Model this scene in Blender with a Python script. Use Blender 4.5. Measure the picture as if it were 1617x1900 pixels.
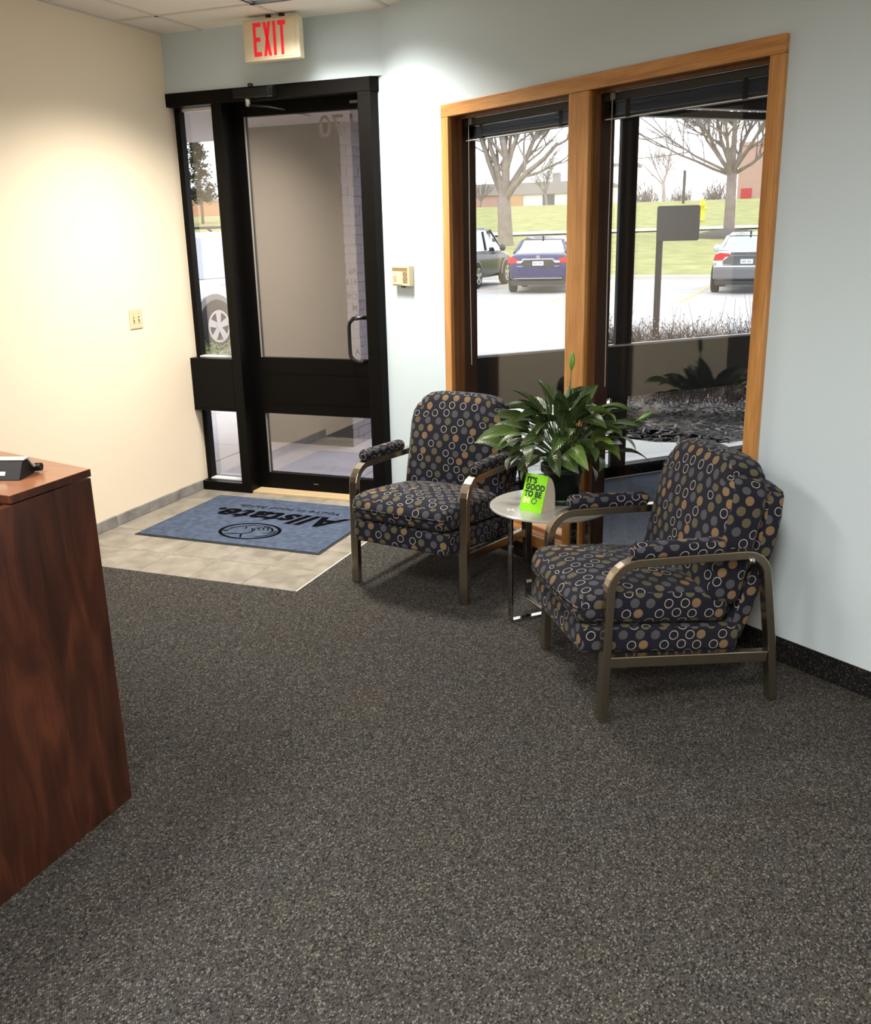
import bpy, bmesh, math, random
from mathutils import Vector, Matrix
R = math.radians
random.seed(7)
scene = bpy.context.scene
for o in list(bpy.data.objects): bpy.data.objects.remove(o)
col = scene.collection

# ------------------------------------------------------------------ camera
cam_d = bpy.data.cameras.new('camera'); cam = bpy.data.objects.new('camera', cam_d); col.objects.link(cam)
cam_d.sensor_fit = 'HORIZONTAL'; cam_d.sensor_width = 36.0
cam_d.lens = 36.0 * 1754.28 / 1617.0
cam_d.clip_start = 0.05; cam_d.clip_end = 600
PAN, TILT, ROLL = -0.3786162, 0.2879564, 0.02328217
fw = Vector((math.sin(PAN)*math.cos(TILT), math.cos(PAN)*math.cos(TILT), -math.sin(TILT)))
rt = Vector((math.cos(PAN), -math.sin(PAN), 0)); dn = fw.cross(rt)
rr = rt*math.cos(ROLL) + dn*math.sin(ROLL); dd = dn*math.cos(ROLL) - rt*math.sin(ROLL)
cm = Matrix((rr, -dd, -fw)).transposed().to_4x4(); cm.translation = (0, 0, 1.65)
cam.matrix_world = cm
scene.camera = cam

# ------------------------------------------------------------------ world, exposure
scene.view_settings.view_transform = 'Standard'; scene.view_settings.look = 'None'
scene.view_settings.gamma = 1.0; scene.view_settings.use_curve_mapping = False
scene.view_settings.exposure = 0.0
world = bpy.data.worlds.new('overcast_sky'); scene.world = world; world.use_nodes = True
bg = world.node_tree.nodes['Background']; bg.inputs[0].default_value = (0.97, 0.98, 1.0, 1); bg.inputs[1].default_value = 3.5
LAMP = 78.0            # watts of each ceiling troffer

# ------------------------------------------------------------------ helpers
def tag(o, label=None, cat=None, group=None, kind=None):
    if label: o['label'] = label
    if cat: o['category'] = cat
    if group: o['group'] = group
    if kind: o['kind'] = kind
    return o
def empty(name, loc=(0,0,0), rz=0.0):
    o = bpy.data.objects.new(name, None); col.objects.link(o)
    o.location = loc; o.rotation_euler = (0, 0, rz); o.empty_display_size = .1
    return o
def link(name, me, mat, parent=None, smooth=False):
    o = bpy.data.objects.new(name, me); col.objects.link(o)
    if mat is not None and not me.materials: me.materials.append(mat)
    if parent is not None: o.parent = parent
    if smooth:
        for p in me.polygons: p.use_smooth = True
    return o
def bevel(o, w=.004, seg=2, ang=40):
    m = o.modifiers.new('bevel', 'BEVEL'); m.width = w; m.segments = seg; m.limit_method = 'ANGLE'; m.angle_limit = R(ang)
    return o
class MB:
    def __init__(s): s.v = []; s.f = []; s.uv = None
    def add(s, vs, fs):
        b = len(s.v); s.v += [tuple(p) for p in vs]; s.f += [[i+b for i in f] for f in fs]; return s
    def box(s, x0, x1, y0, y1, z0, z1):
        return s.add([(x0,y0,z0),(x1,y0,z0),(x1,y1,z0),(x0,y1,z0),(x0,y0,z1),(x1,y0,z1),(x1,y1,z1),(x0,y1,z1)],
                     [(0,3,2,1),(4,5,6,7),(0,1,5,4),(1,2,6,5),(2,3,7,6),(3,0,4,7)])
    def prism(s, poly, z0, z1):            # polygon in xy, counter-clockwise
        n = len(poly)
        return s.add([(x,y,z0) for x,y in poly]+[(x,y,z1) for x,y in poly],
                     [list(range(n))[::-1], list(range(n,2*n))]+[(i,(i+1)%n,n+(i+1)%n,n+i) for i in range(n)])
    def prism_x(s, poly, x0, x1):          # polygon in (y,z), swept along x
        n = len(poly)
        return s.add([(x0,y,z) for y,z in poly]+[(x1,y,z) for y,z in poly],
                     [list(range(n))[::-1], list(range(n,2*n))]+[(i,(i+1)%n,n+(i+1)%n,n+i) for i in range(n)])
    def prism_y(s, poly, y0, y1):          # polygon in (x,z), swept along y
        n = len(poly)
        return s.add([(x,y0,z) for x,z in poly]+[(x,y1,z) for x,z in poly],
                     [list(range(n)), list(range(n,2*n))[::-1]]+[(i,n+i,n+(i+1)%n,(i+1)%n) for i in range(n)])
    def tube(s, path, rad, n=8, cap=True):
        P = [Vector(p) for p in path]; m = len(P)
        rs = rad if isinstance(rad, (list,tuple)) else [rad]*m
        vs = []; fs = []; prev = None
        for i in range(m):
            d = (P[min(i+1,m-1)]-P[max(i-1,0)]).normalized()
            if prev is None:
                a = Vector((0,0,1)) if abs(d.z) < .9 else Vector((1,0,0))
                u = d.cross(a).normalized()
            else:
                u = (prev - d*prev.dot(d)).normalized()
            prev = u; w_ = d.cross(u)
            for k in range(n):
                t = 2*math.pi*k/n
                vs.append(P[i] + (u*math.cos(t)+w_*math.sin(t))*rs[i])
        for i in range(m-1):
            for k in range(n):
                fs.append((i*n+k, i*n+(k+1)%n, (i+1)*n+(k+1)%n, (i+1)*n+k))
        if cap: fs.append(list(range(n))[::-1]); fs.append([(m-1)*n+k for k in range(n)])
        return s.add(vs, fs)
    def lathe(s, prof, n=32, c=(0,0,0), axis='z'):   # prof: (r, h)
        vs = []; fs = []; m = len(prof)
        for r, h in prof:
            for k in range(n):
                t = 2*math.pi*k/n; a, b = r*math.cos(t), r*math.sin(t)
                p = (a,b,h) if axis == 'z' else ((h,a,b) if axis == 'x' else (b,h,a))
                vs.append((p[0]+c[0], p[1]+c[1], p[2]+c[2]))
        for i in range(m-1):
            for k in range(n): fs.append((i*n+k, i*n+(k+1)%n, (i+1)*n+(k+1)%n, (i+1)*n+k))
        fs.append(list(range(n))[::-1]); fs.append([(m-1)*n+k for k in range(n)])
        return s.add(vs, fs)
    def sweep(s, path, wid, thk):           # path in (y,z) of x=const plane, rectangular bar: wid along x, thk in plane
        m = len(path); vs = []; fs = []
        P = [Vector((0,a,b)) for a,b in path]
        for i in range(m):
            d0 = (P[i]-P[i-1]).normalized() if i > 0 else (P[1]-P[0]).normalized()
            d1 = (P[i+1]-P[i]).normalized() if i < m-1 else d0
            d = (d0+d1).normalized(); nn = Vector((0,-d.z,d.y)); k = 1/max(.5, d.dot(d0))
            for sx, sn in ((-1,-1),(1,-1),(1,1),(-1,1)):
                q = P[i] + nn*(sn*thk/2*k); vs.append((sx*wid/2, q.y, q.z))
        for i in range(m-1):
            for k in range(4): fs.append((i*4+k, i*4+(k+1)%4, (i+1)*4+(k+1)%4, (i+1)*4+k))
        fs.append((3,2,1,0)); fs.append(tuple((m-1)*4+k for k in range(4)))
        return s.add(vs, fs)
    def loft(s, secs, closed=True, cap=True):
        n = len(secs[0]); m = len(secs); fs = []
        for i in range(m-1):
            for k in range(n if closed else n-1): fs.append((i*n+k, i*n+(k+1)%n, (i+1)*n+(k+1)%n, (i+1)*n+k))
        if cap: fs.append(list(range(n))[::-1]); fs.append([(m-1)*n+k for k in range(n)])
        return s.add([p for q in secs for p in q], fs)
    def xf(s, mtx):
        s.v = [tuple(mtx @ Vector(p)) for p in s.v]; return s
    def mesh(s, name):
        me = bpy.data.meshes.new(name); me.from_pydata(s.v, [], s.f); me.validate()
        bm = bmesh.new(); bm.from_mesh(me); bmesh.ops.recalc_face_normals(bm, faces=bm.faces); bm.to_mesh(me); bm.free()
        return me
    def build(s, name, mat, parent=None, smooth=False, bev=0.0):
        o = link(name, s.mesh(name), mat, parent, smooth)
        if bev: bevel(o, bev)
        return o
def B(*a): return MB().box(*a)
def at(o, loc=(0,0,0), rz=0.0):
    o.location = loc; o.rotation_euler = (0,0,rz); return o
def copy_tree(o, parent=None):
    c = o.copy(); col.objects.link(c); c.parent = parent
    for ch in [x for x in bpy.data.objects if x.parent == o and x != c]:
        copy_tree(ch, c)
    return c
def text_mesh(s, size=1.0, bold=0.0, shear=0.0, ext=0.0, sx=1.0, mirror=False, align='LEFT', spacing=1.0):
    cu = bpy.data.curves.new('lettering', 'FONT'); cu.body = s; cu.size = size; cu.offset = bold; cu.shear = shear
    cu.extrude = ext; cu.align_x = align; cu.space_character = spacing; cu.resolution_u = 4
    o = bpy.data.objects.new('lettering', cu); col.objects.link(o)
    dg = bpy.context.evaluated_depsgraph_get()
    me = bpy.data.meshes.new_from_object(o.evaluated_get(dg))
    bpy.data.objects.remove(o)
    k = -1 if mirror else 1
    for v in me.vertices: v.co.x *= sx*k
    if mirror: me.flip_normals()
    me.materials.clear()
    return me

# ------------------------------------------------------------------ materials
def new_mat(name):
    m = bpy.data.materials.new(name); m.use_nodes = True
    nt = m.node_tree; return m, nt, nt.nodes, nt.links, nt.nodes['Principled BSDF']
def plain(name, c, rough=.5, metal=0.0, spec=.5, coat=0.0, emit=None, es=1.0, trans=0.0, noise=0.0, nscale=30):
    m, nt, N, L, P = new_mat(name)
    P.inputs['Base Color'].default_value = (*c, 1); P.inputs['Roughness'].default_value = rough
    P.inputs['Metallic'].default_value = metal; P.inputs['Specular IOR Level'].default_value = spec
    P.inputs['Coat Weight'].default_value = coat; P.inputs['Transmission Weight'].default_value = trans
    if emit: P.inputs['Emission Color'].default_value = (*emit, 1); P.inputs['Emission Strength'].default_value = es
    if noise:
        tc = N.new('ShaderNodeTexCoord'); n = N.new('ShaderNodeTexNoise'); n.inputs['Scale'].default_value = nscale; n.inputs['Detail'].default_value = 5
        L.new(tc.outputs['Object'], n.inputs['Vector'])
        r = N.new('ShaderNodeValToRGB'); r.color_ramp.elements[0].position = .3; r.color_ramp.elements[1].position = .7
        r.color_ramp.elements[0].color = (*[x*(1-noise) for x in c], 1); r.color_ramp.elements[1].color = (*[min(1,x*(1+noise)) for x in c], 1)
        L.new(n.outputs['Fac'], r.inputs[0]); L.new(r.outputs[0], P.inputs['Base Color'])
    return m
def bump(N, L, P, src, strength=.3, dist=.01):
    b = N.new('ShaderNodeBump'); b.inputs['Strength'].default_value = strength; b.inputs['Distance'].default_value = dist
    L.new(src, b.inputs['Height']); L.new(b.outputs[0], P.inputs['Normal'])
def math_node(N, L, op, a, b=None, c=None, clamp=False):
    n = N.new('ShaderNodeMath'); n.operation = op; n.use_clamp = clamp
    for i, x in enumerate((a, b, c)):
        if x is None: continue
        if isinstance(x, (int,float)): n.inputs[i].default_value = x
        else: L.new(x, n.inputs[i])
    return n.outputs[0]
def mixc(N, L, fac, a, b):
    n = N.new('ShaderNodeMix'); n.data_type = 'RGBA'
    for i, x in ((0,fac),(6,a),(7,b)):
        if isinstance(x, (int,float)): n.inputs[i].default_value = x
        elif isinstance(x, tuple): n.inputs[i].default_value = (*x, 1)
        else: L.new(x, n.inputs[i])
    return n.outputs[2]
def ramp(N, L, src, stops):
    r = N.new('ShaderNodeValToRGB'); e = r.color_ramp.elements
    while len(e) < len(stops): e.new(.5)
    for k, (p, c) in enumerate(stops): e[k].position = p; e[k].color = (*c, 1)
    L.new(src, r.inputs[0]); return r.outputs[0]

def paint(name, c, rough=.6):
    m, nt, N, L, P = new_mat(name); P.inputs['Base Color'].default_value = (*c,1); P.inputs['Roughness'].default_value = rough
    P.inputs['Specular IOR Level'].default_value = .3
    tc = N.new('ShaderNodeTexCoord'); n = N.new('ShaderNodeTexNoise'); n.inputs['Scale'].default_value = 220; n.inputs['Detail'].default_value = 3
    L.new(tc.outputs['Object'], n.inputs['Vector']); bump(N, L, P, n.outputs['Fac'], .015, .003)
    return m
def carpet(name, dark, mid, light, scale=1.0, flat=False):
    m, nt, N, L, P = new_mat(name)
    tc = N.new('ShaderNodeTexCoord'); mp = N.new('ShaderNodeMapping'); mp.inputs['Rotation'].default_value = (0,0,R(38))
    mp.inputs['Scale'].default_value = (230*scale, 165*scale, 200*scale) 
    L.new(tc.outputs['Object'], mp.inputs['Vector'])
    v = N.new('ShaderNodeTexVoronoi'); v.inputs['Scale'].default_value = 1.0; v.inputs['Randomness'].default_value = .4
    L.new(mp.outputs[0], v.inputs['Vector'])
    rnd = N.new('ShaderNodeTexWhiteNoise'); rnd.noise_dimensions = '3D'; L.new(v.outputs['Position'], rnd.inputs['Vector'])
    c1 = ramp(N, L, rnd.outputs['Value'], [(0,dark),(.45,mid),(.80,mid),(1,light)])
    big = N.new('ShaderNodeTexNoise'); big.inputs['Scale'].default_value = 3.0; big.inputs['Detail'].default_value = 4
    L.new(tc.outputs['Object'], big.inputs['Vector'])
    shade = ramp(N, L, v.outputs['Distance'], [(0,(1,1,1)),(.45,(.68,.68,.68)),(.8,(.15,.15,.15))])
    mul = N.new('ShaderNodeMix'); mul.data_type = 'RGBA'; mul.blend_type = 'MULTIPLY'; mul.inputs[0].default_value = 1
    L.new(c1, mul.inputs[6]); L.new(shade, mul.inputs[7])
    tint = mixc(N, L, big.outputs['Fac'], (.88,.95,1.04), (1.06,1.0,.92))
    mu2 = N.new('ShaderNodeMix'); mu2.data_type = 'RGBA'; mu2.blend_type = 'MULTIPLY'; mu2.inputs[0].default_value = 1
    L.new(mul.outputs[2], mu2.inputs[6]); L.new(tint, mu2.inputs[7])
    L.new(mu2.outputs[2], P.inputs['Base Color'])
    P.inputs['Roughness'].default_value = .95; P.inputs['Specular IOR Level'].default_value = .1
    inv = math_node(N, L, 'SUBTRACT', 1.0, v.outputs['Distance']); bump(N, L, P, inv, .7, .006)
    return m
def wood(name, c0, c1, c2, along='z', scale=1.0, rough=.4, coat=.15, stretch=.08):
    m, nt, N, L, P = new_mat(name)
    tc = N.new('ShaderNodeTexCoord'); mp = N.new('ShaderNodeMapping')
    sc = [14*scale]*3; sc['xyz'.index(along)] = 14*scale*stretch
    mp.inputs['Scale'].default_value = sc; L.new(tc.outputs['Object'], mp.inputs['Vector'])
    n = N.new('ShaderNodeTexNoise'); n.inputs['Scale'].default_value = 1.0; n.inputs['Detail'].default_value = 6; n.inputs['Distortion'].default_value = 1.4
    L.new(mp.outputs[0], n.inputs['Vector'])
    c = ramp(N, L, n.outputs['Fac'], [(.28,c0),(.5,c1),(.74,c2)])
    mp2 = N.new('ShaderNodeMapping'); sc2 = [260*scale]*3; sc2['xyz'.index(along)] = 7*scale
    mp2.inputs['Scale'].default_value = sc2; L.new(tc.outputs['Object'], mp2.inputs['Vector'])
    g = N.new('ShaderNodeTexNoise'); g.inputs['Scale'].default_value = 1.0; g.inputs['Detail'].default_value = 3; L.new(mp2.outputs[0], g.inputs['Vector'])
    gr = ramp(N, L, g.outputs['Fac'], [(.35,(.62,.55,.5)),(.55,(1,1,1))])
    mul = N.new('ShaderNodeMix'); mul.data_type = 'RGBA'; mul.blend_type = 'MULTIPLY'; mul.inputs[0].default_value = .6
    L.new(c, mul.inputs[6]); L.new(gr, mul.inputs[7]); L.new(mul.outputs[2], P.inputs['Base Color'])
    P.inputs['Roughness'].default_value = rough; P.inputs['Coat Weight'].default_value = coat; P.inputs['Coat Roughness'].default_value = .25
    bump(N, L, P, g.outputs['Fac'], .05, .002)
    return m
def glass(name, refl=.1, tint=(1,1,1), rough=0.0):
    m = bpy.data.materials.new(name); m.use_nodes = True; nt = m.node_tree; N, L = nt.nodes, nt.links
    N.clear(); out = N.new('ShaderNodeOutputMaterial'); mx = N.new('ShaderNodeMixShader')
    t = N.new('ShaderNodeBsdfTransparent'); t.inputs[0].default_value = (*tint,1)
    g = N.new('ShaderNodeBsdfGlossy'); g.inputs['Color'].default_value = (1,1,1,1); g.inputs['Roughness'].default_value = rough
    ge = N.new('ShaderNodeNewGeometry'); dt = N.new('ShaderNodeVectorMath'); dt.operation = 'DOT_PRODUCT'
    L.new(ge.outputs['Normal'], dt.inputs[0]); L.new(ge.outputs['Incoming'], dt.inputs[1])
    sch = math_node(N, L, 'POWER', math_node(N, L, 'SUBTRACT', 1.0, math_node(N, L, 'ABSOLUTE', dt.outputs['Value'])), 5.0)
    r1 = refl*.5                                   # two faces per pane
    k = math_node(N, L, 'ADD', math_node(N, L, 'MULTIPLY', sch, (1-r1)*.6), r1, clamp=True)
    L.new(k, mx.inputs[0]); L.new(t.outputs[0], mx.inputs[1]); L.new(g.outputs[0], mx.inputs[2]); L.new(mx.outputs[0], out.inputs[0])
    return m
def fabric(name):
    m, nt, N, L, P = new_mat(name)
    uv = N.new('ShaderNodeUVMap'); sep = N.new('ShaderNodeSeparateXYZ'); L.new(uv.outputs[0], sep.inputs[0])
    CW, CH, RAD = .062, .0375, .0172
    v = math_node(N, L, 'DIVIDE', sep.outputs[1], CH); row = math_node(N, L, 'FLOOR', v)
    par = math_node(N, L, 'MULTIPLY', math_node(N, L, 'MODULO', math_node(N, L, 'ADD', row, 1000.0), 2.0), .5)
    u = math_node(N, L, 'ADD', math_node(N, L, 'DIVIDE', sep.outputs[0], CW), par); cl = math_node(N, L, 'FLOOR', u)
    cmb = N.new('ShaderNodeCombineXYZ'); L.new(cl, cmb.inputs[0]); L.new(row, cmb.inputs[1])
    wn = N.new('ShaderNodeTexWhiteNoise'); wn.noise_dimensions = '3D'; L.new(cmb.outputs[0], wn.inputs['Vector'])
    cs = N.new('ShaderNodeSeparateColor'); L.new(wn.outputs['Color'], cs.inputs[0])
    ju = math_node(N, L, 'MULTIPLY', math_node(N, L, 'SUBTRACT', cs.outputs[0], .5), .024)
    jv = math_node(N, L, 'MULTIPLY', math_node(N, L, 'SUBTRACT', cs.outputs[1], .5), .004)
    lu = math_node(N, L, 'ADD', math_node(N, L, 'MULTIPLY', math_node(N, L, 'SUBTRACT', math_node(N, L, 'SUBTRACT', u, cl), .5), CW), ju)
    lv = math_node(N, L, 'ADD', math_node(N, L, 'MULTIPLY', math_node(N, L, 'SUBTRACT', math_node(N, L, 'SUBTRACT', v, row), .5), CH), jv)
    d = math_node(N, L, 'SQRT', math_node(N, L, 'ADD', math_node(N, L, 'MULTIPLY', lu, lu), math_node(N, L, 'MULTIPLY', lv, lv)))
    disc = math_node(N, L, 'LESS_THAN', d, RAD)
    ring = math_node(N, L, 'MULTIPLY', disc, math_node(N, L, 'GREATER_THAN', d, RAD*.84))
    kind = wn.outputs['Value']
    is_ring = math_node(N, L, 'LESS_THAN', kind, .33)
    is_tan = math_node(N, L, 'GREATER_THAN', kind, .84)
    is_olv = math_node(N, L, 'GREATER_THAN', kind, .60)
    hatch = math_node(N, L, 'GREATER_THAN', math_node(N, L, 'SINE', math_node(N, L, 'MULTIPLY', sep.outputs[1], 2*math.pi/.0042)), .1)
    grey = mixc(N, L, hatch, (.022,.024,.034), (.105,.107,.118))
    c = mixc(N, L, is_olv, grey, (.085,.077,.045)); c = mixc(N, L, is_tan, c, (.17,.112,.058))
    base = (.0065,.0075,.0165)
    full = mixc(N, L, disc, base, c)
    ringc = mixc(N, L, ring, base, (.36,.34,.30))
    L.new(mixc(N, L, is_ring, full, ringc), P.inputs['Base Color'])
    P.inputs['Roughness'].default_value = .85; P.inputs['Specular IOR Level'].default_value = .25
    P.inputs['Sheen Weight'].default_value = .03; P.inputs['Sheen Roughness'].default_value = .5
    tc = N.new('ShaderNodeTexCoord'); n = N.new('ShaderNodeTexNoise'); n.inputs['Scale'].default_value = 900; L.new(tc.outputs['Object'], n.inputs['Vector'])
    bump(N, L, P, n.outputs['Fac'], .15, .002)
    return m
def tile_mat(name, c, c2, rough=.45):
    m, nt, N, L, P = new_mat(name)
    tc = N.new('ShaderNodeTexCoord'); oi = N.new('ShaderNodeObjectInfo')
    ad = N.new('ShaderNodeVectorMath'); ad.operation = 'ADD'; L.new(tc.outputs['Object'], ad.inputs[0])
    sc = N.new('ShaderNodeVectorMath'); sc.operation = 'SCALE'; sc.inputs[0].default_value = (37,19,11); L.new(oi.outputs['Random'], sc.inputs['Scale']); L.new(sc.outputs[0], ad.inputs[1])
    n = N.new('ShaderNodeTexNoise'); n.inputs['Scale'].default_value = 9; n.inputs['Detail'].default_value = 7; n.inputs['Distortion'].default_value = .6; L.new(ad.outputs[0], n.inputs['Vector'])
    L.new(ramp(N, L, n.outputs['Fac'], [(.3,c),(.7,c2)]), P.inputs['Base Color']); P.inputs['Roughness'].default_value = rough
    bump(N, L, P, n.outputs['Fac'], .08, .003)
    return m
M = {}
M['cream'] = paint('cream_wall_paint', (.84,.735,.57))
M['blue'] = paint('pale_blue_wall_paint', (.54,.645,.71))
M['ceil'] = plain('ceiling_tile_white', (.76,.72,.65), .9, noise=.05, nscale=160)
M['grid'] = plain('ceiling_grid_white', (.62,.59,.53), .6)
M['carpet'] = carpet('charcoal_loop_carpet', (.024,.024,.025), (.090,.084,.077), (.24,.222,.19))
M['bluecarpet'] = carpet('blue_grey_vestibule_carpet', (.10,.115,.16), (.22,.25,.32), (.38,.42,.50), 1.6)
M['base'] = carpet('dark_carpet_base', (.008,.008,.009), (.022,.021,.022), (.11,.10,.09))
M['tile'] = tile_mat('beige_grey_floor_tile', (.175,.158,.13), (.30,.275,.23))
M['basetile'] = tile_mat('grey_base_tile', (.17,.165,.16), (.34,.33,.31))
M['grout'] = plain('light_grout', (.56,.52,.44), .9)
M['bronze'] = plain('dark_bronze_aluminium', (.0026,.0021,.0018), .42, 0.0, .13)
M['bronzeb'] = plain('dark_bronze_door_leaf', (.0022,.0019,.0018), .45, 0.0, .10)
M['oak'] = wood('golden_oak_upright', (.36,.155,.040), (.49,.235,.070), (.60,.325,.115), 'z')
M['oakx'] = wood('golden_oak_level', (.36,.155,.040), (.49,.235,.070), (.60,.325,.115), 'x')
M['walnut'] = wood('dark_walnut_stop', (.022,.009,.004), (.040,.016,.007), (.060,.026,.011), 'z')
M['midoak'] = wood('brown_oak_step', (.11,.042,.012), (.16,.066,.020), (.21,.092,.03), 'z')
M['cherry'] = wood('cherry_laminate', (.024,.0075,.0045), (.052,.0155,.008), (.105,.031,.014), 'z', .8, .35, .25, .22)
M['cherrytop'] = wood('cherry_laminate_top', (.26,.105,.048), (.32,.135,.062), (.38,.165,.08), 'x', .7, .3, .3)
M['doorglass'] = glass('reflective_door_glass', .36, (.78,.76,.80))
M['sideglass'] = glass('reflective_sidelight_glass', .27, (.85,.84,.87))
M['winglass'] = glass('window_glass', .095, (.92,.93,.93))
M['outglass'] = glass('storefront_glass', .05, (.92,.93,.94))
M['fabric'] = fabric('navy_circle_fabric')
M['steel'] = plain('brushed_nickel', (.43,.385,.31), .25, 1.0)
M['chrome'] = plain('polished_chrome', (.62,.61,.60), .08, 1.0)
M['frost'] = plain('frosted_table_glass', (.40,.40,.375), .16, 0, .7, noise=.02)
M['frostedge'] = plain('green_glass_edge', (.42,.47,.42), .2)
M['black'] = plain('black_plastic', (.004,.004,.0045), .5, 0, .25)
M['blackgl'] = plain('gloss_black_enamel', (.006,.006,.007), .12, 0, .6)
M['white'] = plain('white_plastic', (.72,.70,.66), .4)
M['ivory'] = plain('ivory_plastic', (.68,.57,.36), .4)
M['ivoryd'] = plain('brown_keypad_recess', (.20,.16,.075), .5)
M['keys'] = plain('tan_keypad', (.36,.25,.16), .5)
M['red'] = plain('red_exit_lettering', (.75,.012,.025), .5, emit=(1,.02,.04), es=.25)
M['exitbody'] = plain('cream_exit_housing', (.66,.585,.42), .45)
M['soot'] = plain('dark_smudge', (.03,.028,.024), .9)
M['lens'] = plain('troffer_lens', (.9,.9,.88), .4, emit=(1,.97,.92), es=4.0)
M['matblue'] = plain('slate_blue_mat_pile', (.060,.080,.125), .95, 0, .1, noise=.28, nscale=26)
M['matblack'] = plain('black_mat_pile', (.0025,.0025,.0035), .95, 0, .02)
M['rubber'] = plain('dark_rubber_edge', (.02,.02,.022), .7)
M['pot'] = plain('black_green_pot', (.008,.014,.010), .38)
M['soil'] = plain('potting_soil', (.025,.017,.011), .95, noise=.5, nscale=90)
M['lime'] = plain('lime_green_card', (.26,.74,.008), .55)
M['cardtxt'] = plain('dark_green_print', (.004,.035,.022), .6)
M['cardwhite'] = plain('pale_yellow_print', (.80,.86,.45), .6)
M['paper'] = plain('white_card_stock', (.66,.60,.50), .6)
M['thresh'] = wood('pale_oak_threshold', (.50,.37,.20), (.58,.45,.27), (.66,.53,.34), 'x', 1, .4)
M['rail'] = plain('white_rail_edge', (.75,.75,.75), .4)
M['blind'] = plain('black_blind_slat', (.014,.0145,.013), .5)
M['clip'] = plain('clear_grey_clip', (.25,.24,.21), .3)
M['vinyl'] = plain('grey_door_vinyl', (.085,.083,.08), .6)

def leaf_mat():
    m, nt, N, L, P = new_mat('peace_lily_leaf')
    oi = N.new('ShaderNodeObjectInfo'); uv = N.new('ShaderNodeUVMap'); sep = N.new('ShaderNodeSeparateXYZ'); L.new(uv.outputs[0], sep.inputs[0])
    c = ramp(N, L, oi.outputs['Random'], [(0,(.008,.022,.007)),(.55,(.020,.048,.011)),(.88,(.048,.098,.020)),(1,(.13,.25,.022))])
    a = math_node(N, L, 'ABSOLUTE', math_node(N, L, 'SUBTRACT', sep.outputs[0], .5))
    vein = math_node(N, L, 'SINE', math_node(N, L, 'MULTIPLY', math_node(N, L, 'SUBTRACT', sep.outputs[1], math_node(N, L, 'MULTIPLY', a, .5)), 70.0))
    vv = math_node(N, L, 'MULTIPLY', math_node(N, L, 'ADD', vein, 1.0), .22)
    mid = math_node(N, L, 'LESS_THAN', a, .03)
    c2 = mixc(N, L, vv, c, (.14,.19,.07)); c3 = mixc(N, L, math_node(N, L, 'MULTIPLY', mid, .55), c2, (.20,.27,.11))
    L.new(c3, P.inputs['Base Color']); P.inputs['Roughness'].default_value = .33; P.inputs['Specular IOR Level'].default_value = .45
    bump(N, L, P, vein, .25, .002)
    P.inputs['Subsurface Weight'].default_value = .0
    return m
M['leaf'] = leaf_mat()
M['stem'] = plain('leaf_stem_green', (.045,.10,.022), .5)
M['bud'] = plain('bright_green_bud', (.11,.26,.03), .45)

# ------------------------------------------------------------------ room frame data (metres, camera over the origin)
XL = -3.79; YD = 5.237; CEIL = 2.82
K = Vector((-2.342, 5.237, 0)); AW = -0.59585         # window wall starts at K and turns by AW
AG = 0.80477                                           # storefront direction outside
def Wp(s, off, z): return K + Vector((math.cos(AW), math.sin(AW), 0))*s + Vector((-math.sin(AW), math.cos(AW), 0))*off + Vector((0,0,z))
def onW(o): return at(o, K, AW)
def onG(o): return at(o, (0,0,0), AG)
WEND = 5.85
Wend = Wp(WEND, 0, 0)
TX0, TX1, TY0 = XL, -2.215, 3.72        # tiled entry

# carpet
m = MB()
m.box(-6.5, XL, -3.0, 2.95, -.06, 0); m.box(XL, TX1, -3.0, TY0, -.06, 0)
m.prism([(TX1,-3.0),(2.5,-3.0),(2.5,Wend.y),(TX1, K.y - (TX1-K.x)*math.tan(-AW))], -.06, 0)
floor = m.build('floor', M['carpet']); tag(floor, 'charcoal flecked loop carpet across the reception room', kind='structure')
# tiled entry: grout bed with tiles
te = MB().prism([(XL-.0,TY0),(TX1,TY0),(TX1, K.y-(TX1-K.x)*math.tan(-AW)),(K.x-.02,K.y+.02),(K.x-.02,5.30),(XL,5.30)], -.06, -.004).build('floor_tiled_entry', M['grout'])
tag(te, 'beige grey ceramic tiles laid in front of the entry door', kind='structure')
pitch = .3125; gx = [TX1 - pitch*i for i in range(6)][::-1]; gx[0] = XL+.004; gy = [TY0, 4.005, 4.317, 4.629, 4.941, 5.253]
for i in range(5):
    for j in range(5):
        x0, x1, y0, y1 = gx[i]+.002, gx[i+1]-.002, gy[j]+.002, gy[j+1]-.002
        if i == 4: x1 = TX1
        t = B(-(x1-x0)/2, (x1-x0)/2, -(y1-y0)/2, (y1-y0)/2, -.012, 0).build('floor_tile', M['tile'], te)
        t.location = ((x0+x1)/2, (y0+y1)/2, random.uniform(-.0006,.0006)); bevel(t, .0025, 1)
strip = B(TX1-.002, TX1+.006, TY0, 5.10, -.02, .002).build('edge_strip', M['grout'], te)

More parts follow.
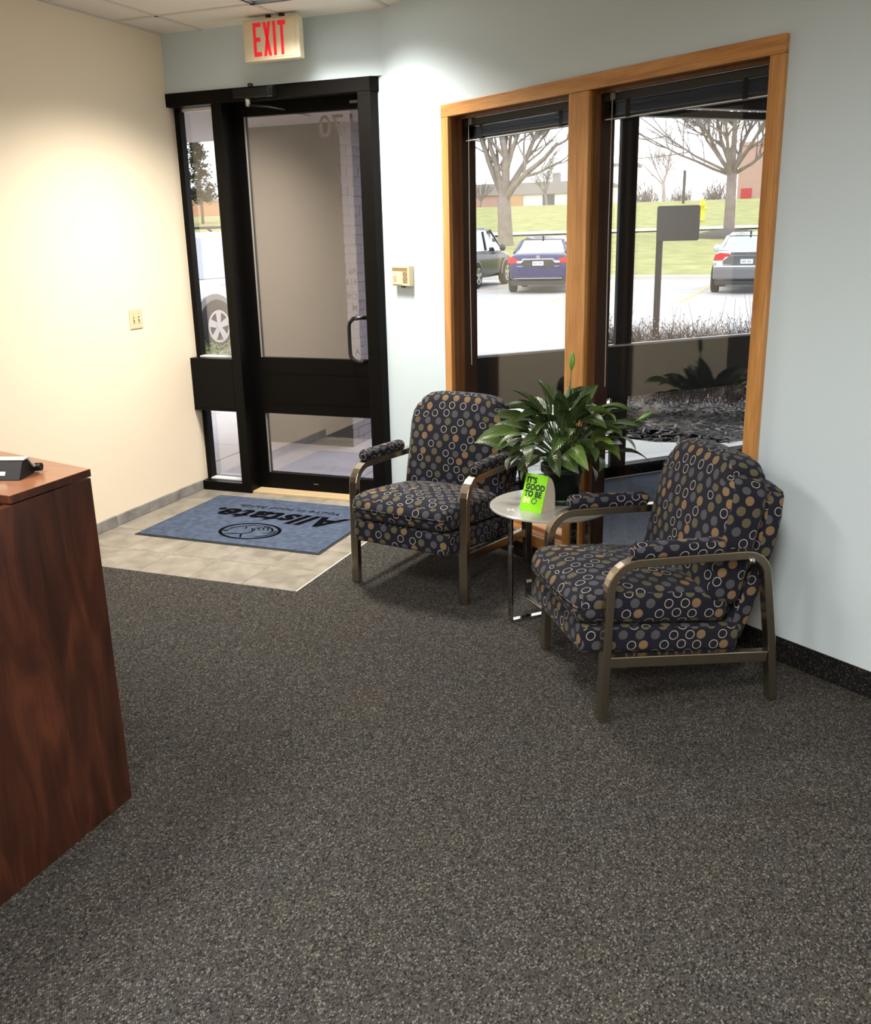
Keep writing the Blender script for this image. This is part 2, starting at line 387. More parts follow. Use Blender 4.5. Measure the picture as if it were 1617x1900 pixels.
# walls
wl = MB(); wl.box(XL-.15, XL, 2.95, 5.352, -.05, CEIL+.1); wl.box(-6.5, XL-.15, 2.95, 3.10, -.05, CEIL+.1)
wl = wl.build('wall_left', M['cream']); tag(wl, 'cream painted wall left of the entry door', kind='structure')
for k in range(5):
    y0 = 5.266 - .31*(k+1); y1 = y0+.31
    b = B(0, .012, -.1535, .1535, 0, .066).build('base_tile', M['basetile'], wl); b.location = (XL, (y0+y1)/2, 0); bevel(b, .003, 1)
wb = B(XL, K.x+.002, YD, YD+.12, 2.492, CEIL+.1).build('wall_back', M['blue']); tag(wb, 'pale blue wall above the entry door', kind='structure')
m = MB(); S0, S1, ZT, ZB = .60, 2.635, 2.258, .10
m.box(-.14, S0, 0, .16, -.05, CEIL+.1); m.box(S1, WEND+.1, 0, .16, -.05, CEIL+.1); m.box(S0, S1, 0, .16, ZT, CEIL+.1); m.box(S0, S1, 0, .16, -.05, ZB)
ww = onW(m.build('wall_right', M['blue'])); tag(ww, 'pale blue wall holding the oak framed window', kind='structure')
m = MB(); m.box(.02, WEND, -.012, -.001, 0, .098)
tag(onW(m.build('baseboard_right', M['base'])), 'dark carpet baseboard along the blue window wall', kind='structure')
tag(B(2.5, 2.65, -3, Wend.y+.2, -.05, CEIL+.1).build('wall_side', M['cream']), 'side wall behind the viewer', kind='structure')
tag(B(-6.5, 2.65, -3.15, -3, -.05, CEIL+.1).build('wall_rear', M['cream']), 'rear wall behind the viewer', kind='structure')
tag(B(-6.65, -6.5, -3.15, 3.1, -.05, CEIL+.1).build('wall_far_left', plain('brown_wall_paint', (.22,.18,.14), .8)), 'brown wall deep behind the reception desk', kind='structure')

# ceiling: grid, tiles, troffers
GX0, GY0, T = -3.50, 4.815, .61
TROF = [(-2.89, 4.205), (-.45, -.065), (-2.89, .545), (-2.89, -2.505), (-.45, -2.505)]  # all but the first are out of view, added to light floor and wall
TLEN = [.61, 1.22, 1.22, 1.22, 1.22]; TSPREAD = [132, 168, 168, 168, 168]; TPOW = [1.0, 1.35, .75, 1.1, 1.3]
ce = MB(); ce.box(-6.5, 2.65, -3.15, 5.45, CEIL+.10, CEIL+.16)
ce = ce.build('ceiling', M['ceil']); tag(ce, 'white suspended ceiling of square acoustic tiles', kind='structure')
g = MB()
for i in range(-5, 10): x = GX0+T*i; g.box(x-.012, x+.012, -3.0, 5.236, CEIL-.001, CEIL+.03)
for j in range(13): y = GY0-T*j; g.box(-6.5, 2.5, y-.012, y+.012, CEIL-.001, CEIL+.03)
g.box(XL, XL+.02, 2.95, 5.236, CEIL-.003, CEIL+.02)
g.build('ceiling_grid', M['grid'], ce)
tm = B(-T/2+.012, T/2-.012, -T/2+.012, T/2-.012, CEIL+.004, CEIL+.02).mesh('ceiling_tile'); tm.materials.append(M['ceil'])
cells = set()
for (tx, ty), tl in zip(TROF, TLEN):
    i = round((tx-GX0)/T); j = round((GY0-ty)/T); cells |= {(i,j-1)} | ({(i,j-2)} if tl > 1 else set())
for i in range(-5, 10):
    for j in range(-1, 13):
        if (i,j) in cells: continue
        o = link('ceiling_tile', tm, None, ce); o.location = (GX0+T*(i+.5), GY0-T*(j+.5), 0)
def troffer(x0, y0, label, ln, spread, power):
    t = empty('ceiling_light', (x0+.305, y0+ln/2, CEIL))
    tag(t, label, 'ceiling light', 'ceiling troffers')
    f = MB(); a, b = .293, ln/2-.012
    for q in ((-a,a,-b,-b+.02),(-a,a,b-.02,b),(-a,-a+.02,-b,b),(a-.02,a,-b,b)): f.box(q[0],q[1],q[2],q[3],-.006,.06)
    f.build('frame', M['bronze'] if False else plain('troffer_frame_black', (.02,.02,.02), .5), t)
    B(-.273,.273,-b+.02,b-.02,.012,.02).build('lens', M['lens'], t)
    B(-.29,.29,-b,b,.06,.075).build('housing', M['grid'], t)
    ld = bpy.data.lights.new('troffer_lamp', 'AREA'); ld.shape = 'RECTANGLE'; ld.size = .52; ld.size_y = ln-.10; ld.energy = LAMP*power
    ld.color = (1.0,.925,.82) if ln < 1 else (1.0,.95,.89); ld.spread = R(spread)
    lo = bpy.data.objects.new('lamp', ld); col.objects.link(lo); lo.parent = t; lo.location = (0,0,.006)
    return t
lb = ['troffer light in the ceiling by the exit sign', 'unseen troffer light added above the viewer', 'unseen troffer light added above the reception desk', 'unseen troffer light added behind the viewer on the desk side', 'unseen troffer light added behind the viewer on the window side']
for (x, y), l, ln, sd_, pw in zip(TROF, lb, TLEN, TSPREAD, TPOW): troffer(x, y, l, ln, sd_, pw)

# ------------------------------------------------------------------ entry door and sidelight
d1 = empty('door_1', (0,0,0)); tag(d1, 'dark bronze framed glass entry door with sidelight', kind='structure')
YF, YJ = 5.222, 5.30
br = M['bronze']
B(XL, -2.413, YF, 5.42, 2.415, 2.492).build('header', br, d1, bev=.004)
jr = MB().prism([(-2.495,YF),(-2.413,YF),(-2.385,5.262),(-2.40,5.42),(-2.495,5.42)], 0, 2.415); jr.build('jamb', br, d1, bev=.003)
MB().prism([(-2.413,YF),(-2.375,5.258),(-2.39,5.40),(-2.413,5.40)], 2.415, 2.492).build('jamb', br, d1)
B(XL, -3.752, YJ, 5.352, 0, 2.415).build('jamb', br, d1)
B(-3.468, -3.397, YF, 5.42, 0, 2.415).build('mullion', br, d1, bev=.003)
B(XL, -3.468, YF, 5.42, .565, .878).build('mid_panel', br, d1, bev=.004)
B(XL, -3.468, YF, 5.42, .548, .565).build('panel_trim', br, d1, bev=.002)
B(XL, -3.468, YF+.002, 5.40, .878, .892).build('panel_trim', br, d1, bev=.002)
B(XL, -3.468, YF, 5.42, 0, .062).build('sill', br, d1, bev=.004)
B(-3.752,-3.468, 5.33, 5.352, 2.398, 2.415).build('glazing_bead', M['rail'], d1)
for z in (.893, .063): B(-3.752,-3.468, 5.285, 5.345, z, z+.008).build('sill_ledge', M['rail'], d1)
for z0, z1 in ((.892,2.415),(.062,.548)):
    B(-3.79, -3.468, 5.352, 5.358, z0, z1).build('sidelight_pane', M['sideglass'], d1)
leaf = B(-3.397, -3.335, 5.345, 5.395, .012, 2.415).build('door_leaf', M['bronzeb'], d1)
m = MB(); m.box(-3.397,-3.325,5.345,5.395,.012,2.412); m.box(-2.548,-2.497,5.345,5.395,.012,2.412)
m.box(-3.325,-2.548,5.345,5.395,2.345,2.412); m.box(-3.325,-2.548,5.345,5.395,.012,.122); m.box(-3.325,-2.548,5.345,5.395,.527,.893)
m.box(-3.31,-2.56,5.341,5.345,.60,.61) ; m.box(-3.31,-2.56,5.341,5.345,.795,.803)
me = m.mesh('door_leaf'); me.materials.append(M['bronzeb']); leaf.data = me
for z0, z1 in ((.122,.527),(.893,2.345)):
    B(-3.325,-2.548,5.366,5.372,z0,z1).build('door_pane', M['doorglass'], leaf)
    B(-3.325,-3.3215,5.350,5.364,z0,z1).build('glazing_bead', M['clip'], leaf)
B(-2.99,-2.955,5.342,5.347,.062,.068).build('lock_slot', M['steel'], leaf)
hp = [(-2.515,5.345,1.165),(-2.515,5.285,1.165)]
arc = [(-2.515,5.30,1.16),(-2.56,5.265,1.16),(-2.60,5.255,1.155),(-2.625,5.252,1.13),(-2.630,5.252,1.10),(-2.630,5.252,.955),(-2.625,5.252,.925),(-2.60,5.255,.90),(-2.56,5.265,.895),(-2.515,5.30,.895)]
h = MB().tube(arc, .0125, 10); h.tube([(-2.515,5.35,1.16),(-2.515,5.295,1.16)], .014, 10); h.tube([(-2.515,5.35,.895),(-2.515,5.295,.895)], .014, 10)
h.build('pull_handle', M['blackgl'], leaf, True)
B(-2.60,-2.55,5.338,5.346,2.375,2.39).build('hinge_mark', M['clip'], leaf)
B(-3.397,-2.497,5.235,5.345,-.002,.016).build('threshold', M['thresh'], d1, bev=.004)
dc = empty('door_closer', (-3.16,YF,2.455)); tag(dc, 'black door closer with folding arm above the entry door', 'door closer')
B(-.115,.125,-.055,-.001,-.03,.022).build('body', M['black'], dc, bev=.005)
B(.125,.155,-.06,-.001,-.034,.026).build('end_cap', M['blackgl'], dc, bev=.004)
MB().lathe([(.016,.022),(.016,.045),(.012,.048)], 16, (-.005,-.03,0)).build('spindle', M['blackgl'], dc, True)
MB().lathe([(.013,-.075),(.015,-.03)], 12, (-.03,-.03,0)).build('knuckle', M['clip'], dc, True)
MB().tube([(-.03,-.03,-.068),(.10,-.045,-.085),(.20,-.01,-.105)], .006, 8).build('arm', M['black'], dc, True)
# door number and lettering, read from outside
for s, x, z, sz, al in (('170', -2.568, 2.205, .175, 'LEFT'), ('Ra', -2.622, 1.415, .052, 'LEFT'), ('616', -2.622, 1.350, .052, 'LEFT'), ('Offi', -2.622, 1.262, .052, 'LEFT'), ('M', -2.622, 1.195, .05, 'LEFT'), ('F', -2.622, 1.135, .05, 'LEFT'), ('A', -2.622, .925, .05, 'LEFT')):
    me = text_mesh(s, sz, .0 if sz > .1 else .0008, mirror=True)
    me.transform(Matrix.Rotation(R(90), 4, 'X'))
    o = link('lettering', me, M['vinyl'], leaf); o.location = (x, 5.375, z)

# ------------------------------------------------------------------ oak window
w1 = onW(empty('window_1')); w1.location = K; w1.rotation_euler = (0,0,AW)
tag(w1, 'golden oak framed double window with black blinds', kind='structure')
CS = .062
B(.587, 2.648, -.022, .005, 2.210, 2.272).build('casing', M['oakx'], w1, bev=.003)
B(.587, .649, -.020, .005, .085, 2.210).build('casing', M['oak'], w1, bev=.003)
B(2.586, 2.648, -.020, .005, .085, 2.210).build('casing', M['oak'], w1, bev=.003)
B(.649, 2.586, -.020, .005, .085, .147).build('casing', M['oakx'], w1, bev=.003)
B(1.555, 1.684, -.018, .005, .147, 2.210).build('mullion', M['oak'], w1, bev=.004)
B(1.575, 1.664, .005, .155, .147, 2.210).build('mullion_core', M['oak'], w1)
def opening(a, b):
    for x0, x1 in ((a, a+.001),(b-.001, b)):
        sgn = 1 if x0 == a else -1
        for y0, y1, dx in ((.0,.045,0.0),(.045,.065,.010),(.065,.155,.004)):
            q = a-.012 if sgn > 0 else b-dx
            e = a+dx if sgn > 0 else b+.012
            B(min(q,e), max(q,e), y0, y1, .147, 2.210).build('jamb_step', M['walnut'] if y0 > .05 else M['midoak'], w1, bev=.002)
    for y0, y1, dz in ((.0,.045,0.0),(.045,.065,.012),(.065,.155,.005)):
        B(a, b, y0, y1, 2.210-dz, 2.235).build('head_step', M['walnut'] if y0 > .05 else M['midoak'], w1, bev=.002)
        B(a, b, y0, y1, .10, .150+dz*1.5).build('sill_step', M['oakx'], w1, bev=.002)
    B(a, b, .142, .148, .15, 2.205).build('pane', M['winglass'], w1)
opening(.649, 1.575); opening(1.664, 2.586)
def blind(a, b, label, wand):
    t = empty('window_blind'); t.location = K; t.rotation_euler = (0,0,AW)
    tag(t, label, 'blind', 'raised black blinds')
    B(a+.01, b-.01, .072, .112, 2.165, 2.198).build('headrail', M['blind'], t, bev=.003)
    n = 9
    sm = MB()
    sm.add([(a+.014,.070,0),(b-.014,.070,0),(b-.014,.095,.004),(a+.014,.095,.004),(b-.014,.120,0),(a+.014,.120,0)], [(0,1,2,3),(3,2,4,5)])
    me = sm.mesh('slat'); me.materials.append(M['blind'])
    for k in range(n):
        o = link('slat', me, None, t); o.location = (random.uniform(-.002,.002), random.uniform(-.003,.003), 2.112+.0055*k)
    B(a+.014, b-.014, .080, .110, 2.094, 2.108).build('bottom_rail', M['blind'], t, bev=.002)
    B(a+.016, b-.016, .079, .0805, 2.0945, 2.098).build('rail_edge', M['rail'], t)
    for x in (a+.07, b-.05): B(x-.012, x+.012, .066, .072, 2.17, 2.204).build('bracket_clip', M['clip'], t)
    for x in (a+.16, b-.16): B(x-.011, x+.011, .067, .0695, 2.094, 2.165).build('ladder_tape', M['black'], t)
    MB().tube([(a+wand,.066,2.17),(a+wand,.064,1.6),(a+wand+.004,.066,.95)], .0022, 6).build('cord', plain('grey_cord',(.35,.34,.32),.6), t)
blind(.653, 1.571, 'raised black slat blind in the left window opening beside the entry', .06)
blind(1.668, 2.582, 'raised black slat blind in the right window opening above the near armchair', .07)

# ------------------------------------------------------------------ vestibule and storefront outside the window
def Gp(g_, q, z=0): return Vector((math.cos(AG)*g_-math.sin(AG)*q, math.sin(AG)*g_+math.cos(AG)*q, z))
QG = 5.25
a = Wp(.02,.16,0); b_ = Wp(4.6,.16,0); c_ = Gp(7.6,QG+.02); d_ = Gp(2.42,QG+.02)
vf = MB().prism([(p.x,p.y) for p in (a,b_,c_,d_)], -.06, 0).build('floor_vestibule', M['bluecarpet']); tag(vf, 'blue grey carpet of the glazed vestibule outside the window', kind='structure')
vc = MB().prism([(p.x,p.y) for p in (a,b_,Gp(7.6,QG+.4),Gp(2.42,QG+.4))], 2.62, 2.70).build('ceiling_vestibule', plain('dark_vestibule_ceiling',(.03,.03,.03),.8)); tag(vc, 'dark ceiling of the glazed vestibule', kind='structure')
e1 = Wp(4.6,.16,0); e2 = Gp(7.6,QG)
tag(MB().prism([(e1.x,e1.y),(e1.x+.1,e1.y),(e2.x+.1,e2.y),(e2.x,e2.y)], -.05, 2.7).build('wall_vestibule', plain('grey_vestibule_wall',(.35,.35,.35),.8)), 'far end wall of the vestibule', kind='structure')
w2 = empty('window_2'); w2.rotation_euler = (0,0,AG); tag(w2, 'dark framed storefront glazing of the vestibule with grey spandrel panels', kind='structure')
gm = plain('dark_grey_storefront_frame', (.018,.018,.019), .4); gp = plain('grey_spandrel_panel', (.030,.029,.027), .45)
G0, G1 = 2.36, 7.6
B(G0,G1,QG-.03,QG+.06,0,.08).build('bottom_rail', M['bronze'], w2, bev=.004)
B(G0,G1,QG+.06,QG+.16,-.02,.075).build('outer_sill', M['rail'], w2)
B(G0,G1,QG-.035,QG-.028,-.004,.006).build('carpet_edge_trim', M['rail'], w2)
B(G0,G1,QG-.02,QG+.06,2.317,2.362).build('head_rail', gm, w2, bev=.004)
B(G0,G1,QG-.02,QG+.06,2.376,2.66).build('head_panel', gm, w2)
B(G0,G1,QG-.015,QG+.02,.895,.908).build('spandrel_ledge', M['rail'], w2)
gs = [G0, 3.765-1.2, 3.765, 3.765+1.2, 3.765+2.4, G1]
for k in range(len(gs)-1):
    B(gs[k],gs[k+1]-.002,QG-.02,QG+.03,.553,.895).build('spandrel_panel', gp, w2, bev=.003)
for gg in gs[1:-1]:
    m = MB(); m.box(gg-.048,gg+.078,QG-.012,QG+.02,.906,2.317); m.box(gg-.062,gg+.062,QG-.012,QG+.02,.08,.553); m.build('mullion', gm, w2, bev=.003)
for k in range(len(gs)-1):
    B(gs[k]+.07,gs[k+1]-.07,QG+.018,QG+.024,.908,2.317).build('pane', M['outglass'], w2)
    B(gs[k]+.07,gs[k+1]-.07,QG+.018,QG+.024,.08,.553).build('pane', M['outglass'], w2)

# ------------------------------------------------------------------ outside: canopy, pier, paving
conc = plain('pale_concrete', (.66,.65,.635), .85, noise=.06, nscale=3)
asph = plain('grey_asphalt', (.47,.455,.45), .9, noise=.08, nscale=1.2)
HZ = -.15
def terrain_h(y):
    pts = [(35.6,-.05),(58,1.33),(62,1.45),(92,3.85),(130,4.1),(400,5)]
    if y <= pts[0][0]: return pts[0][1]
    for (a0,h0),(a1,h1) in zip(pts, pts[1:]):
        if y <= a1: return h0+(h1-h0)*(y-a0)/(a1-a0)
    return pts[-1][1]
tag(B(-90,60,5.0,35.3,-.6,HZ).build('parking_lot', asph), 'grey asphalt parking lot outside the building', kind='structure')
# sidewalk slabs
sw = empty('sidewalk'); tag(sw, 'pale concrete sidewalk slabs outside the entry door', kind='structure')
swx = [-9.6,-8.1,-6.6,-5.4,-4.2,-2.9,-1.75]; swy = [5.42,6.55,7.75,9.2,10.6]
for i in range(len(swx)-1):
    for j in range(len(swy)-1):
        x0,x1,y0,y1 = swx[i]+.004,swx[i+1]-.004,swy[j]+.004,swy[j+1]-.004
        o = B(-(x1-x0)/2,(x1-x0)/2,-(y1-y0)/2,(y1-y0)/2,-.14,-.012).build('paving_slab', conc, sw); o.location = ((x0+x1)/2,(y0+y1)/2,random.uniform(-.002,.002)); bevel(o,.006,1)
sb = MB().prism([(-9.6,5.42),(-2.3,5.42),(-1.75,5.9),(-.2,7.6),(-.9,8.1),(-1.75,8.3),(-1.75,10.6),(-9.6,10.6)], -.4, -.03).build('paving_bed', plain('dark_joint',(.16,.155,.15),.9), sw)
tag(MB().prism([(-1.745,5.9),(-.2,7.35),(.6,8.3),(.35,8.5),(-.6,7.72),(-1.1,7.62),(-1.45,7.72),(-1.745,8.0)], -.3, -.02).build('walkway', conc), 'curving pale concrete path beside the mulch bed', kind='structure')
# soffit over the entry
so = MB(); so.box(-9.0,-1.9,5.43,7.50,2.449,2.60)
tag(so.build('soffit', plain('taupe_soffit',(.33,.30,.285),.8)), 'taupe soffit over the entry outside', kind='structure')
tag(B(-9.0,-1.9,5.36,5.45,2.5,2.95).build('wall_outer', plain('taupe_fascia',(.25,.23,.22),.8)), 'outer wall above the entry', kind='structure')
# brick pier
PX, PY = -3.392, 6.788
bp = empty('brick_pier', (PX,PY,-.02)); tag(bp, 'painted brick pier with a front face coloured dark for shade outside the entry door', kind='structure')
B(-.90,-.008,0,1.25,0,2.47).build('pier_core', plain('mortar_grey',(.56,.55,.56),.9), bp)
B(-.90,-.006,-.03,0,0,2.47).build('shade_dark_face', plain('shade_black_face',(.012,.012,.013),.6), bp)  # near-black colour stands in for the deep shade on the pier's front
brk = plain('lilac_grey_painted_brick',(.37,.355,.37),.75,noise=.08,nscale=8)
bme = B(-.012,0,-.0965,.0965,.003,.0672).mesh('brick'); bme.materials.append(brk)
hme = B(-.012,0,-.0445,.0445,.003,.0672).mesh('brick'); hme.materials.append(brk)
for c in range(34):
    z = c*.0722
    for k in range(6):
        y = .075+.2*k + (.1 if c%2 else 0)
        if c%2 and k == 0:
            o = link('brick', hme, None, bp); o.location = (0,.025,z)
        o = link('brick', bme, None, bp); o.location = (random.uniform(-.003,.001), y, z)

# ------------------------------------------------------------------ furniture: cushions
def rbox(hx, hy, hz, r, n=5, fn=None):
    def axis(h):
        rr_ = min(r, h*.98); e = [0,.12,.32,.6,1.0]
        lo = [-h+rr_*q for q in e]; hi = [-x for x in lo[::-1]]
        mid = [(-h+rr_)+(2*h-2*rr_)*k/n for k in range(1,n)]
        return lo+mid+hi, rr_
    H = (hx,hy,hz); ax = [axis(h) for h in H]
    vs = []; fs = []; uvs = []; idx = {}
    def vert(p):
        key = tuple(round(q,6) for q in p)
        if key in idx: return idx[key]
        inn = [max(-(H[i]-ax[i][1]), min(H[i]-ax[i][1], p[i])) for i in range(3)]
        d = Vector([(p[i]-inn[i])/ax[i][1] for i in range(3)])
        if d.length > 1e-9: d.normalize()
        q = [inn[i]+d[i]*ax[i][1] for i in range(3)]
        idx[key] = len(vs); vs.append(q); return idx[key]
    for a_ in range(3):
        u_, v_ = [(1,2),(0,2),(0,1)][a_]
        for sgn in (-1,1):
            U, V = ax[u_][0], ax[v_][0]
            for i in range(len(U)-1):
                for j in range(len(V)-1):
                    f = []; w_ = []
                    for (p,q) in ((U[i],V[j]),(U[i+1],V[j]),(U[i+1],V[j+1]),(U[i],V[j+1])):
                        P3 = [0,0,0]; P3[a_] = sgn*H[a_]; P3[u_] = p; P3[v_] = q
                        f.append(vert(P3)); w_.append((p+.37*a_+1.3*(sgn+1), q+.21*a_))
                    if (sgn > 0) == (a_ == 1): f = f[::-1]; w_ = w_[::-1]
                    fs.append(f); uvs.append(w_)
    if fn: vs = [fn(*p) for p in vs]
    me = bpy.data.meshes.new('cushion'); me.from_pydata(vs, [], fs)
    ul = me.uv_layers.new(name='UVMap'); k = 0
    for w_ in uvs:
        for q in w_: ul.data[k].uv = q; k += 1
    for p in me.polygons: p.use_smooth = True
    me.update(); return me
def cushion(name, parent, loc, rx, *a, fn=None, mat='fabric'):
    o = link(name, rbox(*a, fn=fn), M[mat], parent); o.location = loc; o.rotation_euler = (rx,0,0); return o
def arcpts(cx_, cz_, r, a0, a1, n=7): return [(cx_+r*math.cos(R(a0+(a1-a0)*k/n)), cz_+r*math.sin(R(a0+(a1-a0)*k/n))) for k in range(n+1)]

def armchair(loc, rz, label):
    t = empty('armchair', loc, rz); tag(t, label, 'armchair', 'circle patterned armchairs')
    path = [(-.002,0),(.004,.25),(.012,.475)] + arcpts(.108,.480,.096,180,93) + [(.30,.574)] + arcpts(.500,.480,.088,88,14,6) + [(.622,.25),(.648,0)]
    for sx in (-1,1):
        f = MB().sweep(path, .042, .030).build('side_frame', M['steel'], t); f.location = (sx*.3085,0,0); bevel(f,.003,2,30)
        s = MB().sweep([(.016,.224),(.612,.178)], .034, .040).build('stretcher', M['steel'], t); s.location = (sx*.3085,0,0); bevel(s,.003)
        pad = cushion('arm_pad', t, (sx*.3085,.255,.612), R(-1.5), .031,.172,.029,.027)
        bo = MB().lathe([(.011,0),(.011,.004),(.006,.007)], 14, axis='x').build('bolt', M['chrome'], f, True); bo.location = (sx*.021,.520,.548)
        if sx < 0: bo.scale = (-1,1,1)
    tilt = R(-5.8)
    def base_fn(x,y,z): return (x, y, z)
    cushion('seat_base', t, (0,.232,.262), tilt, .268,.302,.052,.022, 6)
    def seat_fn(x,y,z):
        k = max(0,1-(x/.278)**2)*max(0,1-(y/.29)**2)
        e = 1-max(0,(abs(x)-.20)/.08)**2
        z2 = z + (.030*k if z > 0 else -.004*k) - .020*max(0,(-y-.17)/.12)**2*(1 if z > 0 else 0)
        return (x*(1-.015*(y>0)), y - .020*(1-(x/.278)**2)*(1-(z/.062)**2)*(1 if y < 0 else 0), z2)
    cushion('seat_cushion', t, (0,.205,.385), tilt, .276,.285,.062,.040, 8, fn=seat_fn)
    H2, W2, RR = .255, .280, .15
    def rnd(x,z,R_,wx,hz):
        ix = max(-(wx-R_), min(wx-R_, x)); iz = min(z, hz-R_); dx, dz = x-ix, z-iz
        l = math.hypot(dx,dz)
        if dz > 0 and abs(dx) > 0:
            k = max(abs(dx),abs(dz))/l; return ix+dx*k, iz+dz*k
        return x, z
    def back_fn(x,y,z):
        k = max(0,1-(x/W2)**2)*max(0,1-(z/H2)**2)
        y2 = y - (.028*k if y < 0 else 0)
        x2, z2 = rnd(x,z,RR,W2,H2); z2 += .014*(1-(x/W2)**2)*(1 if z > 0 else 0)*(z/H2)
        return (x2, y2, z2)
    lean = R(-13)
    cushion('back_cushion', t, (0,.505,.615), lean, W2,.076,H2,.045, 8, fn=back_fn)
    def shell_fn(x,y,z):
        k = 1-.10*(1-(z+.285)/.57)
        x2, z2 = rnd(x*k,z,.06,.268*k,.285); return (x2, y-.02*(z/.285)**2, z2)
    cushion('back_shell', t, (0,.602,.495), lean, .272,.034,.290,.020, 6, fn=shell_fn)
    return t
armchair((-1.690,3.884,0), R(-10.8), 'navy armchair with circle pattern between the entry door and the round table')
armchair((-.739,3.215,0), R(-56.5), 'navy armchair with circle pattern against the blue wall, nearest the viewer')

# ------------------------------------------------------------------ round side table
TC = Vector((-.990,3.835,0)); TZ = .512; TR = .262
tb = empty('side_table', TC, 0); tag(tb, 'round frosted glass side table on crossed chrome legs between the armchairs', 'side table')
MB().lathe([(TR-.006,TZ-.012),(TR,TZ-.009),(TR,TZ-.003),(TR-.006,TZ)], 64).build('table_top', M['frost'], tb)
def loopleg(ang, half=.19):
    o = MB(); zt = TZ-.012; wv = .030; th = .011
    o.box(-half-th,-half,-wv/2,wv/2,0,zt); o.box(half,half+th,-wv/2,wv/2,0,zt)
    o.box(-half,half,-wv/2,wv/2,0,th); o.box(-half,half,-wv/2,wv/2,zt-th,zt)
    q = o.build('leg_loop', M['chrome'], tb, bev=.0015); q.rotation_euler = (0,0,ang); return q
loopleg(R(46)); l2 = loopleg(R(134)); l2.scale = (1,1,.985)
for a_ in (46,134,226,314):
    o = MB()
    o.box(-.022,.022,-.003,.003,0,.001); o.box(-.003,.003,-.022,.022,0,.001)
    q = o.build('fixing_cross', M['rail'], tb); q.location = (.195*math.cos(R(a_)),.195*math.sin(R(a_)),TZ-.0004); q.rotation_euler = (0,0,R(a_+20))

# ------------------------------------------------------------------ potted peace lily
PP = Vector((-.955,3.905,TZ+.001))
pl = empty('potted_plant', PP); tag(pl, 'leafy green peace lily in a black pot on the round table', 'plant')
MB().lathe([(.075,0),(.104,.006),(.112,.026),(.106,.028),(.080,.012),(.02,.010)], 40).build('saucer', M['pot'], pl, True)
MB().lathe([(.066,.012),(.070,.016),(.083,.13),(.094,.132),(.096,.165),(.090,.166),(.085,.15),(.02,.148)], 40).build('pot', M['pot'], pl, True)
MB().lathe([(.084,.146),(.05,.150),(.002,.152)], 24).build('soil', M['soil'], pl, True)
def leaf_mesh(L_, W_, droop, fold, wave, start_el, n=9):
    vs = []; fs = []; uv = []; p = Vector((0,0,0)); el = start_el; st = L_/n
    for i in range(n+1):
        t = i/n; wdt = W_*(math.sin(math.pi*min(1,t**.72))**.9 if 0 < t < 1 else 0.0)
        if i == n: wdt = .0006
        if i == 0: wdt = .0015
        d = Vector((math.cos(el),0,math.sin(el))); nr = Vector((-math.sin(el),0,math.cos(el)))
        for k, q in enumerate((-1,-.5,0,.5,1)):
            zz = fold*abs(q)*wdt + wave*math.sin(t*9+q*2)*wdt*abs(q)
            vs.append(p + Vector((0,q*wdt,0)) + nr*zz); uv.append((.5+q*.5, t))
        p = p + d*st; el -= droop/n*(0.5+t)
    for i in range(n):
        for k in range(4):
            a0 = i*5+k; fs.append((a0,a0+5,a0+6,a0+1))
    me = bpy.data.meshes.new('leaf'); me.from_pydata([tuple(v) for v in vs], [], fs)
    ul = me.uv_layers.new(name='UVMap')
    for lp in me.loops: ul.data[lp.index].uv = uv[lp.vertex_index]
    for f in me.polygons: f.use_smooth = True
    me.materials.append(M['leaf']); return me
rl = random.Random(21)
def add_leaf(az, reach, height, L_, W_, el, droop):
    base = Vector((rl.uniform(-.03,.03), rl.uniform(-.03,.03), .148))
    tip = Vector((math.cos(az)*reach, math.sin(az)*reach, height))
    mid = base.lerp(tip,.5) + Vector((0,0,.25*(reach))) * .5
    pts = []
    for k in range(7):
        t = k/6; pts.append(base*(1-t)**2 + mid*2*t*(1-t) + tip*t*t)
    o = link('leaf', leaf_mesh(L_, W_, droop, rl.uniform(.15,.5), rl.uniform(.02,.10), el), None, pl)
    o.location = tip; o.rotation_euler = (rl.uniform(-.8,.8), rl.uniform(-.2,.2), az+rl.uniform(-.25,.25))
    s = MB().tube(pts, [.0032,.003,.0028,.0026,.0024,.0022,.002], 5).build('stem', M['stem'], o, True)
    mw = Matrix.Translation(o.location) @ o.rotation_euler.to_matrix().to_4x4()
    s.matrix_parent_inverse = mw.inverted()
N1 = 38
for i in range(N1):      # outer drooping ring
    az = 2*math.pi*i/N1 + rl.uniform(-.12,.12)
    add_leaf(az, rl.uniform(.10,.23), rl.uniform(.20,.33), rl.uniform(.13,.19), rl.uniform(.030,.040), rl.uniform(.0,.5), rl.uniform(1.0,1.9))
N2 = 30
for i in range(N2):      # middle
    az = 2*math.pi*(i+.5)/N2 + rl.uniform(-.15,.15)
    add_leaf(az, rl.uniform(.08,.17), rl.uniform(.28,.40), rl.uniform(.14,.20), rl.uniform(.029,.040), rl.uniform(.2,.8), rl.uniform(.7,1.5))
for i in range(20):      # crown
    az = 2*math.pi*i/20 + rl.uniform(-.2,.2)
    add_leaf(az, rl.uniform(.02,.11), rl.uniform(.30,.42), rl.uniform(.13,.19), rl.uniform(.028,.040), rl.uniform(.7,1.25), rl.uniform(.3,1.1))
for i in range(8):       # low leaves hanging over the pot rim, room side
    az = R(-155+20*i) + rl.uniform(-.1,.1)
    add_leaf(az, rl.uniform(.09,.13), rl.uniform(.20,.25), rl.uniform(.13,.16), rl.uniform(.031,.040), rl.uniform(-.5,0), rl.uniform(.9,1.5))
